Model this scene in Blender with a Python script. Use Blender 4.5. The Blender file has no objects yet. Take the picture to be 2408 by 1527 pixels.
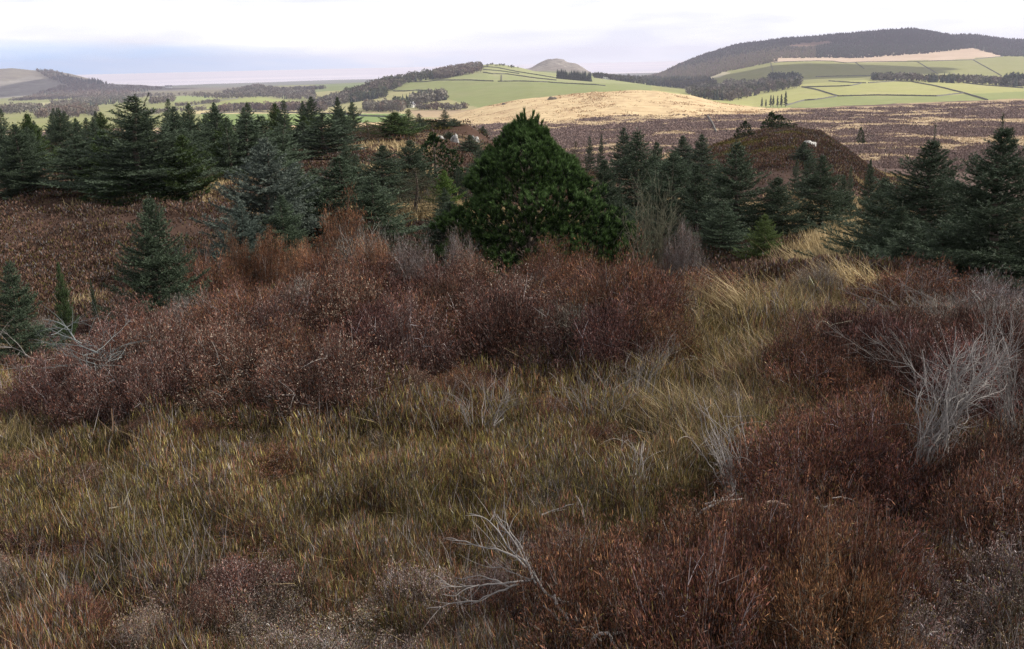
import bpy, math, random
import numpy as np
from mathutils import Vector, Matrix

R = np.random.default_rng(11)
scene = bpy.context.scene
COL = scene.collection
PI = math.pi

# ------------------------------------------------------------------ camera
W, H, F = 2408.0, 1527.0, 2363.0          # photograph measured on a 2408 x 1527 sheet
PITCH, ROLL, EYE = math.radians(14.54), math.radians(1.31), 1.6
CAM = np.array([0.0, 0.0, EYE])
fw = np.array([0, math.cos(PITCH), -math.sin(PITCH)])
up0 = np.array([0, math.sin(PITCH), math.cos(PITCH)])
rt0 = np.array([1.0, 0, 0])
rt = rt0 * math.cos(ROLL) - up0 * math.sin(ROLL)
up = up0 * math.cos(ROLL) + rt0 * math.sin(ROLL)
cam = bpy.data.cameras.new('camera')
cam.sensor_width = 36.0
cam.lens = 36.0 * F / W
cam.clip_start, cam.clip_end = 0.05, 200000
co = bpy.data.objects.new('camera', cam)
COL.objects.link(co)
m = Matrix(((rt[0], up[0], -fw[0], 0), (rt[1], up[1], -fw[1], 0), (rt[2], up[2], -fw[2], EYE), (0, 0, 0, 1)))
co.matrix_world = m
scene.camera = co


def rays(x, y):
    """directions for sheet positions, scaled so that their Y is 1"""
    x = np.asarray(x, float); y = np.asarray(y, float)
    a = (x - W / 2) / F; b = (H / 2 - y) / F
    d = fw + a[..., None] * rt + b[..., None] * up
    return d / d[..., 1:2]


def sheet(P):
    q = P - CAM
    c = q @ fw
    c = np.where(c < 0.05, 0.05, c)
    return W / 2 + F * (q @ rt) / c, H / 2 - F * (q @ up) / c


# ------------------------------------------------------------------ noise
def _hash(ix, iy, seed):
    h = (ix.astype(np.int64) * 374761393 + iy.astype(np.int64) * 668265263 + seed * 1442695041) & 0xFFFFFFFF
    h = ((h ^ (h >> 13)) * 1274126177) & 0xFFFFFFFF
    h = h ^ (h >> 16)
    return (h & 0xFFFF) / 65535.0


def vnoise(x, y, seed=0):
    x = np.asarray(x, float); y = np.asarray(y, float)
    ix = np.floor(x); iy = np.floor(y)
    fx = x - ix; fy = y - iy
    fx = fx * fx * (3 - 2 * fx); fy = fy * fy * (3 - 2 * fy)
    a = _hash(ix, iy, seed); b = _hash(ix + 1, iy, seed)
    c = _hash(ix, iy + 1, seed); d = _hash(ix + 1, iy + 1, seed)
    return (a * (1 - fx) + b * fx) * (1 - fy) + (c * (1 - fx) + d * fx) * fy


def fbm(x, y, seed=0, oct=4):
    s = 0; a = 0.5; t = 0
    for k in range(oct):
        s = s + a * vnoise(x * 2 ** k, y * 2 ** k, seed + k * 17); t += a; a *= 0.5
    return s / t


# ------------------------------------------------------------------ terrain
# sections across the view: (depth, 'z' or 'y', [(sheet x, height or sheet y) ...]); far ones measured at 3264 wide
K = 2408 / 3264.0
SEC = [
    (-4, 'z', [(0, 0)]),
    (3.2, 'z', [(0, -.02), (1200, 0), (2400, -.02)]),
    (5.0, 'z', [(0, -.2), (500, -.05), (1200, 0), (2000, 0), (2408, -.12)]),
    (7.0, 'z', [(0, -.65), (250, -.4), (600, -.05), (900, .02), (1250, -.12), (2000, -.05), (2200, -.12), (2408, -.4)]),
    (8.5, 'z', [(0, -1.1), (250, -.9), (600, -.45), (900, -.35), (1250, -.5), (2000, -.35), (2200, -.4), (2408, -.8)]),
    (11, 'z', [(0, -1.75), (600, -1.4), (1250, -1.3), (2000, -.9), (2408, -1.3)]),
    (15, 'z', [(0, -2.3), (600, -2.2), (1250, -2.0), (2000, -1.35), (2408, -1.9)]),
    (20, 'z', [(0, -2.5), (600, -2.4), (1000, -2.1), (1250, -2.3), (1500, -2.2), (2000, -1.95), (2408, -2.3)]),
    (33, 'z', [(0, -2.15), (300, -2.15), (600, -2.5), (1000, -2.3), (1250, -3.0), (1700, -3.6), (2408, -4.5)]),
    (45, 'z', [(0, -2.5), (600, -2.5), (1000, -2.3), (1200, -3.0), (1500, -4.4), (1700, -4.9), (2100, -5.2), (2408, -7)]),
    (55, 'z', [(0, -2.8), (500, -2.4), (1000, -2.4), (1130, -3.0), (1400, -4.9), (1650, -5.2), (1850, -4.9), (2000, -5.7), (2100, -6.5), (2408, -9)]),
    (70, 'z', [(0, -3.0), (500, -2.8), (850, -2.6), (1000, -2.3), (1100, -2.4), (1180, -4.0), (1300, -5.8), (1500, -5.8), (1600, -5.2), (1650, -4.8), (1730, -4.2), (1800, -3.7), (1870, -3.6), (1950, -4.2), (2000, -5.2), (2080, -8), (2408, -10)]),
    (82, 'z', [(0, -3.8), (600, -3.6), (850, -3.3), (1000, -3.0), (1100, -3.4), (1200, -6), (1400, -7.4), (1550, -6.9), (1650, -5.8), (1750, -4.7), (1850, -4.05), (1930, -4.5), (2020, -6.4), (2100, -8.6), (2408, -11)]),
    (110, 'z', [(0, -7), (1100, -7.5), (1300, -9.5), (1700, -9.5), (1850, -9), (2000, -10.5), (2408, -12.5)]),
    (160, 'z', [(0, -14), (1100, -14), (1500, -14), (2408, -15)]),
    (300, 'z', [(0, -30), (1000, -26), (1500, -22), (2408, -22)]),
    (500, 'z', [(0, -42), (900, -38), (1100, -29.5), (1250, -27.5), (1600, -26.5), (2408, -28)]),
    (640, 'z', [(0, -46), (900, -43), (1080, -35), (1250, -27), (1450, -24.6), (1600, -26), (1750, -29.5), (2408, -31)]),
    (760, 'y', [(0, 430), (800, 412), (1300, 388), (1380, 380), (1440, 362), (1540, 338), (1650, 315), (1750, 303), (1900, 286), (2000, 284), (2100, 285), (2200, 300), (2300, 325), (2450, 345), (2600, 345), (2800, 335), (3000, 325), (3264, 315)]),
    (900, 'y', [(0, 402), (800, 397), (1200, 388), (1400, 382), (1600, 370), (2000, 345), (2300, 360), (2500, 356), (2800, 347), (3264, 328)]),
    (1100, 'y', [(0, 388), (600, 385), (1000, 374), (1200, 362), (1500, 340), (1700, 318), (1900, 300), (2100, 300), (2200, 320), (2400, 338), (2600, 325), (2800, 315), (3264, 302)]),
    (1500, 'y', [(0, 354), (300, 352), (600, 354), (900, 350), (1000, 345), (1150, 322), (1300, 300), (1500, 278), (1700, 265), (1900, 268), (2050, 285), (2200, 310), (2350, 305), (2500, 285), (2600, 272), (2700, 260), (2800, 256), (2900, 256), (3000, 258), (3264, 276)]),
    (1750, 'y', [(0, 352), (300, 347), (500, 332), (700, 324), (820, 318), (950, 330), (1050, 314), (1200, 270), (1400, 245), (1550, 228), (1700, 240), (1850, 255), (2000, 268), (2100, 286), (2250, 300), (2400, 280), (2500, 270), (2600, 264), (2800, 262), (3000, 262), (3264, 268)]),
    (2100, 'y', [(0, 338), (300, 336), (500, 322), (700, 315), (820, 313), (950, 322), (1050, 302), (1150, 278), (1280, 252), (1400, 232), (1530, 208), (1560, 203), (1600, 204), (1660, 215), (1700, 226), (1800, 236), (1900, 244), (2000, 258), (2100, 272), (2200, 282), (2300, 262), (2450, 248), (2600, 240), (2800, 232), (3000, 225), (3264, 230)]),
    (2500, 'y', [(0, 330), (250, 324), (500, 314), (800, 302), (1000, 290), (1200, 280), (1400, 260), (1550, 240), (1700, 240), (1850, 246), (2000, 253), (2100, 262), (2230, 256), (2300, 233), (2470, 197), (2600, 194), (2800, 194), (3000, 190), (3264, 184)]),
    (2800, 'y', [(0, 324), (250, 320), (350, 314), (600, 302), (800, 287), (1200, 270), (1650, 226), (1750, 224), (1900, 235), (2000, 246), (2100, 255), (2200, 248), (2300, 222), (2470, 182), (2600, 178), (2800, 171), (3000, 160), (3100, 151), (3150, 154), (3200, 166), (3264, 172)]),
    (3300, 'y', [(0, 322), (60, 316), (150, 306), (250, 301), (400, 296), (560, 293), (700, 288), (770, 279), (820, 272), (860, 275), (900, 282), (980, 280), (1200, 270), (1500, 240), (1640, 227), (1690, 215), (1720, 197), (1745, 188), (1773, 183), (1797, 187), (1806, 196), (1835, 198), (1850, 208), (1872, 225), (1890, 236), (1950, 243), (2040, 243), (2100, 233), (2140, 218), (2200, 196), (2300, 168), (2400, 150), (2500, 140), (2600, 134), (2700, 127), (2900, 118), (3000, 124), (3264, 138)]),
    (3900, 'y', [(0, 262), (60, 268), (130, 268), (200, 264), (280, 270), (370, 284), (500, 284), (700, 283), (1200, 262), (1600, 250), (1700, 235), (1850, 228), (1900, 238), (2000, 248), (2050, 246), (2100, 236), (2160, 204), (2250, 168), (2350, 139), (2480, 121), (2560, 115), (2650, 109), (2750, 100), (2900, 88), (2960, 93), (3030, 110), (3100, 108), (3200, 122), (3264, 126)]),
    (4400, 'y', [(0, 215), (40, 212), (100, 219), (160, 223), (220, 231), (280, 248), (330, 266), (370, 268), (450, 270), (560, 281), (700, 281), (1000, 270), (1500, 250), (1900, 243), (2050, 246), (2150, 225), (2300, 190), (2600, 150), (2900, 130), (3264, 150)]),
    (5200, 'z', [(0, -40), (300, -70), (500, -80), (1500, -80), (1900, -80), (2200, -60), (2408, -40)]),
    (6800, 'z', [(0, -95), (1204, -93), (2408, -95)]),
    (7700, 'z', [(0, -102), (330, -101), (500, -98), (2408, -98)]),
    (9300, 'z', [(0, -112), (700, -101), (800, -99.2), (2408, -101)]),
    (10500, 'z', [(0, -120)]),
    (120000, 'z', [(0, -140)]),
]
APEX = 5.0
us = np.concatenate([np.linspace(-1.3, -.6, 50, endpoint=False), np.arange(-.6, .6, .0021), np.linspace(.6, 1.3, 50)])
NR = 760
rs = np.concatenate([np.exp(np.linspace(math.log(1.2), math.log(5000), 640, endpoint=False)), np.exp(np.linspace(math.log(5000), math.log(120000), 120))])
secz = []
for (Y, k, pts) in SEC:
    xs = np.array([p[0] for p in pts], float); v = np.array([p[1] for p in pts], float)
    if k == 'y':
        xs = xs * K; v = v * K
        d = rays(xs, v); z = EYE + Y * d[:, 2]
    else:
        d = rays(xs, np.full_like(xs, 300.0)); z = v
    u = d[:, 0] * Y / (Y + APEX) if Y > 1 else d[:, 0] * .5
    secz.append(np.interp(us, u, z))
secz = np.array(secz)
secr = np.array([s[0] + APEX for s in SEC], float)
lr = np.log(rs); ls = np.log(secr)
Z = np.empty((len(rs), len(us)))
for j in range(len(us)):
    # a smooth run through the sections: linear in depth, then softened below
    Z[:, j] = np.interp(rs, secr, secz[:, j])
Zs = Z.copy()
for it in range(3):
    Zs[1:-1] = .25 * Zs[:-2] + .5 * Zs[1:-1] + .25 * Zs[2:]
Z = Zs
Yg = (rs - APEX)[:, None] * np.ones_like(us)[None]
Xg = rs[:, None] * us[None]


def sm(a, b, x):
    t = np.clip((x - a) / (b - a), 0, 1); return t * t * (3 - 2 * t)


def win(a, b, c, d, x):
    return sm(a, b, x) * (1 - sm(c, d, x))


Z += .10 * (fbm(Xg * 1.1, Yg * 1.1, 3) - .5) * win(-4, 0, 14, 30, Yg)
Z += .34 * (fbm(Xg / 1.0, Yg / 1.0, 6, 2) - .5) * win(10, 14, 40, 60, Yg)
Z += .55 * (fbm(Xg / 3.2, Yg / 3.2, 5) - .5) * win(9, 16, 75, 120, Yg)
Z += 1.6 * (fbm(Xg / 16, Yg / 16, 7, 5) - .5) * win(60, 120, 800, 900, Yg)
Z += 2.6 * (fbm(Xg / 60, Yg / 90, 8, 4) - .5) * win(450, 560, 740, 900, Yg)
Z += 4.0 * (fbm(Xg / 170, Yg / 170, 9, 5) - .5) * win(850, 1200, 5000, 6500, Yg)
crag = np.exp(-((Xg / np.maximum(Yg, 1) - .045) / .035) ** 2) * win(2850, 3150, 3500, 3800, Yg)
Z += 18 * (fbm(Xg / 45, Yg / 60, 19, 5) - .5) * crag


def ground(x, y):
    x = np.asarray(x, float); y = np.asarray(y, float)
    r = np.maximum(y + APEX, rs[0]); u = x / r
    i = np.clip(np.searchsorted(rs, r) - 1, 0, len(rs) - 2)
    j = np.clip(np.searchsorted(us, u) - 1, 0, len(us) - 2)
    a = np.clip((r - rs[i]) / (rs[i + 1] - rs[i]), 0, 1); b = np.clip((u - us[j]) / (us[j + 1] - us[j]), 0, 1)
    return (Z[i, j] * (1 - a) + Z[i + 1, j] * a) * (1 - b) + (Z[i, j + 1] * (1 - a) + Z[i + 1, j + 1] * a) * b


def hit(x, y, y0=1.0, y1=12000, lift=0.0):
    """where the line of sight through a sheet position first meets the ground beyond depth y0"""
    x = np.atleast_1d(np.asarray(x, float)); y = np.atleast_1d(np.asarray(y, float))
    ys = np.exp(np.linspace(math.log(y0), math.log(y1), 700)); out = []
    for k in range(0, len(x), 400):
        d = rays(x[k:k + 400], y[k:k + 400])
        Q = CAM + ys[None, :, None] * d[:, None, :]
        below = Q[..., 2] < ground(Q[..., 0], Q[..., 1]) + lift
        n = np.where(below.any(1), below.argmax(1), len(ys) - 1)
        out.append(Q[np.arange(len(d)), n])
    out = np.concatenate(out)
    out[:, 2] = ground(out[:, 0], out[:, 1])
    return out


def at(x, y, Y):
    return CAM + Y * rays(x, y)


# ------------------------------------------------------------------ meshes
def build(name, V, faces, mat, cols=None, parent=None, smooth=False):
    """faces: list of (n,k) index arrays"""
    me = bpy.data.meshes.new(name)
    V = np.ascontiguousarray(V, np.float32)
    me.vertices.add(len(V)); me.vertices.foreach_set('co', V.ravel())
    loops = np.concatenate([f.ravel() for f in faces]).astype(np.int32)
    tot = np.concatenate([np.full(len(f), f.shape[1], np.int32) for f in faces])
    st = np.concatenate([[0], np.cumsum(tot)[:-1]]).astype(np.int32)
    me.loops.add(len(loops)); me.loops.foreach_set('vertex_index', loops)
    me.polygons.add(len(tot)); me.polygons.foreach_set('loop_start', st); me.polygons.foreach_set('loop_total', tot)
    if smooth:
        me.polygons.foreach_set('use_smooth', np.ones(len(tot), bool))
    me.update(calc_edges=True)
    if cols is not None:
        a = me.color_attributes.new('col', 'FLOAT_COLOR', 'POINT')
        c = np.ones((len(V), 4), np.float32); c[:, :3] = cols
        a.data.foreach_set('color', c.ravel())
    me.materials.append(mat)
    return me


class Bag:
    """collects geometry for one mesh"""
    def __init__(s):
        s.V = []; s.C = []; s.F = {}; s.n = 0

    def add(s, V, F, C):
        s.V.append(V); s.C.append(np.broadcast_to(C, V.shape)); s.F.setdefault(F.shape[1], []).append(F + s.n); s.n += len(V)

    def mesh(s, name, mat, smooth=False):
        return build(name, np.concatenate(s.V), [np.concatenate(f) for f in s.F.values()], mat, np.concatenate(s.C), smooth=smooth)

    def tri(s, B, D, L, Wd, c0, c1):
        """thin needles: base, unit direction, length, width"""
        n = len(B); q = R.normal(size=(n, 3)); S = np.cross(D, q); S /= np.linalg.norm(S, axis=1)[:, None] + 1e-9
        w = np.asarray(Wd) * np.ones(n); L = np.asarray(L) * np.ones(n)
        V = np.stack([B - S * w[:, None] / 2, B + S * w[:, None] / 2, B + D * L[:, None]], 1).reshape(-1, 3)
        C = np.stack([c0 * np.ones((n, 3)), c0 * np.ones((n, 3)), c1 * np.ones((n, 3))], 1).reshape(-1, 3)
        s.add(V, np.arange(3 * n).reshape(-1, 3), C)

    def dia(s, B, D, L, Wd, c0, c1, mid=.45):
        """narrow leaf shapes"""
        n = len(B); q = R.normal(size=(n, 3)); S = np.cross(D, q); S /= np.linalg.norm(S, axis=1)[:, None] + 1e-9
        w = (np.asarray(Wd) * np.ones(n))[:, None]; L = (np.asarray(L) * np.ones(n))[:, None]
        M = B + D * L * mid
        V = np.stack([B, M + S * w / 2, B + D * L, M - S * w / 2], 1).reshape(-1, 3)
        c0 = c0 * np.ones((n, 3)); c1 = c1 * np.ones((n, 3)); cm = (c0 + c1) / 2
        s.add(V, np.arange(4 * n).reshape(-1, 4), np.stack([c0, cm, c1, cm], 1).reshape(-1, 3))

    def blade(s, B, D, L, Wd, bend, c0, c1):
        """bent grass blades"""
        n = len(B); q = R.normal(size=(n, 3)); q[:, 2] *= .3; S = np.cross(D, q); S /= np.linalg.norm(S, axis=1)[:, None] + 1e-9
        w = (np.asarray(Wd) * np.ones(n))[:, None]; L = (np.asarray(L) * np.ones(n))[:, None]
        M = B + D * L * .55; T = B + D * L + bend
        V = np.stack([B - S * w / 2, B + S * w / 2, M + S * w * .42 + bend * .2, M - S * w * .42 + bend * .2, T], 1).reshape(-1, 3)
        c0 = c0 * np.ones((n, 3)); c1 = c1 * np.ones((n, 3)); cm = c0 * .4 + c1 * .6
        i = np.arange(n)[:, None] * 5
        C = np.stack([c0, c0, cm, cm, c1], 1).reshape(-1, 3)
        s.V.append(V); s.C.append(C)
        s.F.setdefault(4, []).append(i + np.array([0, 1, 2, 3]) + s.n); s.F.setdefault(3, []).append(i + np.array([3, 2, 4]) + s.n); s.n += len(V)

    def tube(s, P, r, k, c):
        """round limb along points P with radii r"""
        P = np.asarray(P, float); n = len(P); r = np.asarray(r) * np.ones(n)
        T = np.gradient(P, axis=0); T /= np.linalg.norm(T, axis=1)[:, None] + 1e-9
        a = np.array([.31, .17, .93]) if abs(T[0, 2]) < .8 else np.array([.93, .31, .17])
        A = np.cross(T, a); A /= np.linalg.norm(A, axis=1)[:, None]; Bn = np.cross(T, A)
        th = np.arange(k) * 2 * PI / k
        V = (P[:, None] + r[:, None, None] * (np.cos(th)[None, :, None] * A[:, None] + np.sin(th)[None, :, None] * Bn[:, None])).reshape(-1, 3)
        i, j = np.meshgrid(np.arange(n - 1), np.arange(k), indexing='ij')
        i = i.ravel(); j = j.ravel(); j2 = (j + 1) % k
        Fq = np.stack([i * k + j, i * k + j2, (i + 1) * k + j2, (i + 1) * k + j], 1)
        c = np.asarray(c, float)
        s.add(V, Fq, np.repeat(c, k, 0) if c.ndim == 2 else c)


def unit(v):
    return v / (np.linalg.norm(v, axis=-1, keepdims=True) + 1e-9)


def tag(o, label=None, cat=None, group=None, kind=None):
    if label: o['label'] = label
    if cat: o['category'] = cat
    if group: o['group'] = group
    if kind: o['kind'] = kind
    return o


def link(name, me, parent=None, color=None):
    o = bpy.data.objects.new(name, me); COL.objects.link(o)
    if parent: o.parent = parent
    if color is not None: o.color = (*color, 1)
    return o


def thing(name, parts, loc, rz, sc, label, cat, group=None, color=None, tilt=(0, 0)):
    """an Empty at the thing's base with its parts under it; parts: list of (name, mesh)"""
    e = bpy.data.objects.new(name, None); COL.objects.link(e)
    e.empty_display_size = .2
    e.location = [float(q) for q in loc]; e.rotation_euler = (tilt[0], tilt[1], rz)
    e.scale = sc if isinstance(sc, tuple) else (sc, sc, sc)
    tag(e, label, cat, group)
    for (n, me) in parts:
        link(n, me, e, color)
    return e


# ------------------------------------------------------------------ materials
def new_mat(name):
    m = bpy.data.materials.new(name); m.use_nodes = True
    nt = m.node_tree; nt.nodes.clear()
    return m, nt, nt.nodes.new('ShaderNodeOutputMaterial')


def N(nt, t, **kw):
    n = nt.nodes.new(t)
    for k, v in kw.items():
        if k.startswith('i_'):
            n.inputs[k[2:].replace('_', ' ')].default_value = v
        else:
            setattr(n, k, v)
    return n


def leaf_mat(name, trans=.25, rough=.7, spec=.25, vary=.35, tint=True):
    m, nt, out = new_mat(name)
    a = N(nt, 'ShaderNodeAttribute', attribute_name='col')
    oi = N(nt, 'ShaderNodeObjectInfo')
    mul = N(nt, 'ShaderNodeMix', data_type='RGBA', blend_type='MULTIPLY'); mul.inputs[0].default_value = 1
    nt.links.new(a.outputs['Color'], mul.inputs[6])
    if tint: nt.links.new(oi.outputs['Color'], mul.inputs[7])
    else: mul.inputs[7].default_value = (1, 1, 1, 1)
    hs = N(nt, 'ShaderNodeHueSaturation')
    mr = N(nt, 'ShaderNodeMapRange'); mr.inputs[3].default_value = 1 - vary / 2; mr.inputs[4].default_value = 1 + vary / 2
    nt.links.new(oi.outputs['Random'], mr.inputs[0]); nt.links.new(mr.outputs[0], hs.inputs['Value'])
    nt.links.new(mul.outputs[2], hs.inputs['Color'])
    p = N(nt, 'ShaderNodeBsdfPrincipled'); p.inputs['Roughness'].default_value = rough; p.inputs['Specular IOR Level'].default_value = spec
    nt.links.new(hs.outputs[0], p.inputs['Base Color'])
    if trans > 0:
        t = N(nt, 'ShaderNodeBsdfTranslucent'); nt.links.new(hs.outputs[0], t.inputs['Color'])
        mx = N(nt, 'ShaderNodeMixShader'); mx.inputs[0].default_value = trans
        nt.links.new(p.outputs[0], mx.inputs[1]); nt.links.new(t.outputs[0], mx.inputs[2]); nt.links.new(mx.outputs[0], out.inputs[0])
    else:
        nt.links.new(p.outputs[0], out.inputs[0])
    return m


M_needle = leaf_mat('conifer_needles', .08, .6, .14, .3)
M_heather = leaf_mat('heather_sprigs', .06, .8, .12, .25)
M_grass = leaf_mat('moor_grass', .12, .7, .2, .1, False)
M_twig = leaf_mat('dry_twigs', .0, .8, .2, .2)
M_far = leaf_mat('far_foliage', .0, 1, .0, .1, False)


def bark_mat():
    m, nt, out = new_mat('bark')
    tc = N(nt, 'ShaderNodeTexCoord'); mp = N(nt, 'ShaderNodeMapping'); mp.inputs['Scale'].default_value = (30, 30, 6)
    nz = N(nt, 'ShaderNodeTexNoise', i_Scale=1.0, i_Detail=4.0)
    cr = N(nt, 'ShaderNodeValToRGB'); cr.color_ramp.elements[0].color = (.05, .038, .03, 1); cr.color_ramp.elements[1].color = (.16, .125, .10, 1)
    p = N(nt, 'ShaderNodeBsdfPrincipled'); p.inputs['Roughness'].default_value = .9
    b = N(nt, 'ShaderNodeBump', i_Strength=.5, i_Distance=.02)
    L = nt.links.new
    L(tc.outputs['Object'], mp.inputs[0]); L(mp.outputs[0], nz.inputs[0]); L(nz.outputs[0], cr.inputs[0]); L(cr.outputs[0], p.inputs[0])
    L(nz.outputs[0], b.inputs['Height']); L(b.outputs[0], p.inputs['Normal']); L(p.outputs[0], out.inputs[0])
    return m


M_bark = bark_mat()


def ground_mat():
    """two colours per place (col, colb) mixed by patches, with fine mottling and a bump that grows with distance"""
    m, nt, out = new_mat('moor_ground')
    L = nt.links.new
    a = N(nt, 'ShaderNodeAttribute', attribute_name='col'); b = N(nt, 'ShaderNodeAttribute', attribute_name='colb'); k = N(nt, 'ShaderNodeAttribute', attribute_name='ctl')
    sep = N(nt, 'ShaderNodeSeparateColor'); L(k.outputs['Color'], sep.inputs[0])
    geo = N(nt, 'ShaderNodeNewGeometry')
    # ctl.r: share of the second colour, ctl.g: patch frequency (per metre), ctl.b: mottling
    vm = N(nt, 'ShaderNodeVectorMath', operation='SCALE'); L(geo.outputs['Position'], vm.inputs[0]); L(sep.outputs[1], vm.inputs['Scale'])
    n1 = N(nt, 'ShaderNodeTexNoise', i_Scale=1.0, i_Detail=9.0, i_Roughness=.72, i_Distortion=.35); L(vm.outputs[0], n1.inputs[0])
    sub = N(nt, 'ShaderNodeMath', operation='ADD'); L(n1.outputs[0], sub.inputs[0]); L(sep.outputs[0], sub.inputs[1])
    mr = N(nt, 'ShaderNodeMapRange'); mr.inputs[1].default_value = .89; mr.inputs[2].default_value = 1.11; L(sub.outputs[0], mr.inputs[0])
    mx = N(nt, 'ShaderNodeMix', data_type='RGBA'); L(mr.outputs[0], mx.inputs[0]); L(a.outputs['Color'], mx.inputs[6]); L(b.outputs['Color'], mx.inputs[7])
    v2 = N(nt, 'ShaderNodeVectorMath', operation='SCALE', ); v2.inputs['Scale'].default_value = 4.3; L(vm.outputs[0], v2.inputs[0])
    n2 = N(nt, 'ShaderNodeTexNoise', i_Scale=1.0, i_Detail=8.0, i_Roughness=.7); L(v2.outputs[0], n2.inputs[0])
    m2 = N(nt, 'ShaderNodeMapRange'); m2.inputs[1].default_value = .25; m2.inputs[2].default_value = .75; m2.inputs[3].default_value = -1; m2.inputs[4].default_value = 1; L(n2.outputs[0], m2.inputs[0])
    m3 = N(nt, 'ShaderNodeMath', operation='MULTIPLY_ADD'); L(m2.outputs[0], m3.inputs[0]); L(sep.outputs[2], m3.inputs[1]); m3.inputs[2].default_value = 1
    hs = N(nt, 'ShaderNodeHueSaturation'); L(m3.outputs[0], hs.inputs['Value']); L(mx.outputs[2], hs.inputs['Color'])
    p = N(nt, 'ShaderNodeBsdfPrincipled'); p.inputs['Roughness'].default_value = 1; p.inputs['Specular IOR Level'].default_value = 0
    L(hs.outputs[0], p.inputs[0]); L(p.outputs[0], out.inputs[0])
    return m


M_ground = ground_mat()


def rock_mat():
    m, nt, out = new_mat('lichened_rock'); L = nt.links.new
    tc = N(nt, 'ShaderNodeTexCoord')
    n = N(nt, 'ShaderNodeTexNoise', i_Scale=3.0, i_Detail=9.0, i_Roughness=.7); L(tc.outputs['Object'], n.inputs[0])
    cr = N(nt, 'ShaderNodeValToRGB'); e = cr.color_ramp.elements; e[0].position = .36; e[0].color = (.12, .115, .105, 1); e[1].position = .6; e[1].color = (.56, .55, .53, 1)
    L(n.outputs[0], cr.inputs[0])
    p = N(nt, 'ShaderNodeBsdfPrincipled'); p.inputs['Roughness'].default_value = .9; L(cr.outputs[0], p.inputs[0])
    b = N(nt, 'ShaderNodeBump', i_Strength=.8, i_Distance=.1); L(n.outputs[0], b.inputs['Height']); L(b.outputs[0], p.inputs['Normal'])
    L(p.outputs[0], out.inputs[0])
    return m


M_rock = rock_mat()


def plain_mat(name, c0, c1, scale, rough=.9):
    m, nt, out = new_mat(name); L = nt.links.new
    tc = N(nt, 'ShaderNodeTexCoord'); n = N(nt, 'ShaderNodeTexNoise', i_Scale=scale, i_Detail=6.0); L(tc.outputs['Object'], n.inputs[0])
    cr = N(nt, 'ShaderNodeValToRGB'); e = cr.color_ramp.elements; e[0].position = .3; e[0].color = (*c0, 1); e[1].position = .7; e[1].color = (*c1, 1); L(n.outputs[0], cr.inputs[0])
    p = N(nt, 'ShaderNodeBsdfPrincipled'); p.inputs['Roughness'].default_value = rough; L(cr.outputs[0], p.inputs[0]); L(p.outputs[0], out.inputs[0])
    return m


M_wall = plain_mat('dry_stone', (.055, .055, .045), (.11, .105, .09), 1.5)
M_white = plain_mat('whitewash', (.74, .74, .72), (.82, .82, .80), .5)
M_slate = plain_mat('slate', (.06, .06, .07), (.11, .11, .12), 1.0)
M_glass = plain_mat('dark_glass', (.02, .02, .025), (.04, .04, .05), 1.0, .1)

# ------------------------------------------------------------------ ground colours
nV = Z.size
P = np.stack([Xg, Yg, Z], -1).reshape(-1, 3)
sx, sy = sheet(P); sx = sx / K; sy = sy / K            # in 3264-wide units
Yf = P[:, 1]; Xf = P[:, 0]


def inpoly(x, y, poly):
    r = np.zeros(x.shape, bool); n = len(poly)
    for i in range(n):
        x0, y0 = poly[i]; x1, y1 = poly[(i + 1) % n]
        c = ((y0 > y) != (y1 > y)) & (x < (x1 - x0) * (y - y0) / (y1 - y0 + 1e-12) + x0)
        r ^= c
    return r


cA = np.empty((nV, 3)); cB = np.empty((nV, 3)); ct = np.empty((nV, 3))


def paint(mask, a, b, share, freq, mott):
    cA[mask] = a; cB[mask] = b; ct[mask] = (share, freq, mott)


al = np.ones(nV, bool)
paint(al, (.05, .036, .024), (.09, .07, .035), .45, 1.5, .4)                              # soil under the near growth
paint(Yf > 10, (.078, .050, .040), (.34, .26, .15), .36, .22, .35)                        # hollow and knolls


paint((Yf > 50) & (Yf < 100) & (sx > 2150) & (sx < 2760), (.066, .045, .039), (.28, .21, .13), .27, .22, .4)


def moor_straw(x, y, sx_):
    """how much bleached grass there is among the heather"""
    f = fbm(x * .05, y * .05, 301, 6); g = fbm(x * .011, y * .011, 302, 3)
    thr = np.interp(sx_, [1300, 2250, 2450, 3264], [.595, .595, .51, .51]) + (.5 - g) * .35
    return sm(-.05, .09, f - thr)


mo = Yf > 86
w_ = moor_straw(Xf, Yf, sx)[:, None]
paint(mo, (.072, .047, .046), (.072, .047, .046), 0, .2, .3)
cA[mo] = (np.array([.135, .096, .087]) * (1 - w_) + np.array([.36, .275, .18]) * w_)[mo]; cB[mo] = cA[mo]
gold = (Yf > 380) & (Yf < 810) & (sy < np.interp(sx, [1200, 1440, 1500, 1740, 1900, 2000, 2100, 2200, 2350, 2500, 2600], [420, 402, 397, 391, 376, 367, 372, 374, 367, 357, 300])) & (sx < 2600)
paint(gold, (.52, .405, .25), (.33, .22, .135), .43, .09, .16)
far = Yf > 830
paint(far, (.155, .19, .085), (.20, .20, .11), .40, .01, .12)                             # pasture
paint(far & (sx < 1000), (.215, .225, .10), (.25, .235, .13), .42, .008, .12)
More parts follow.
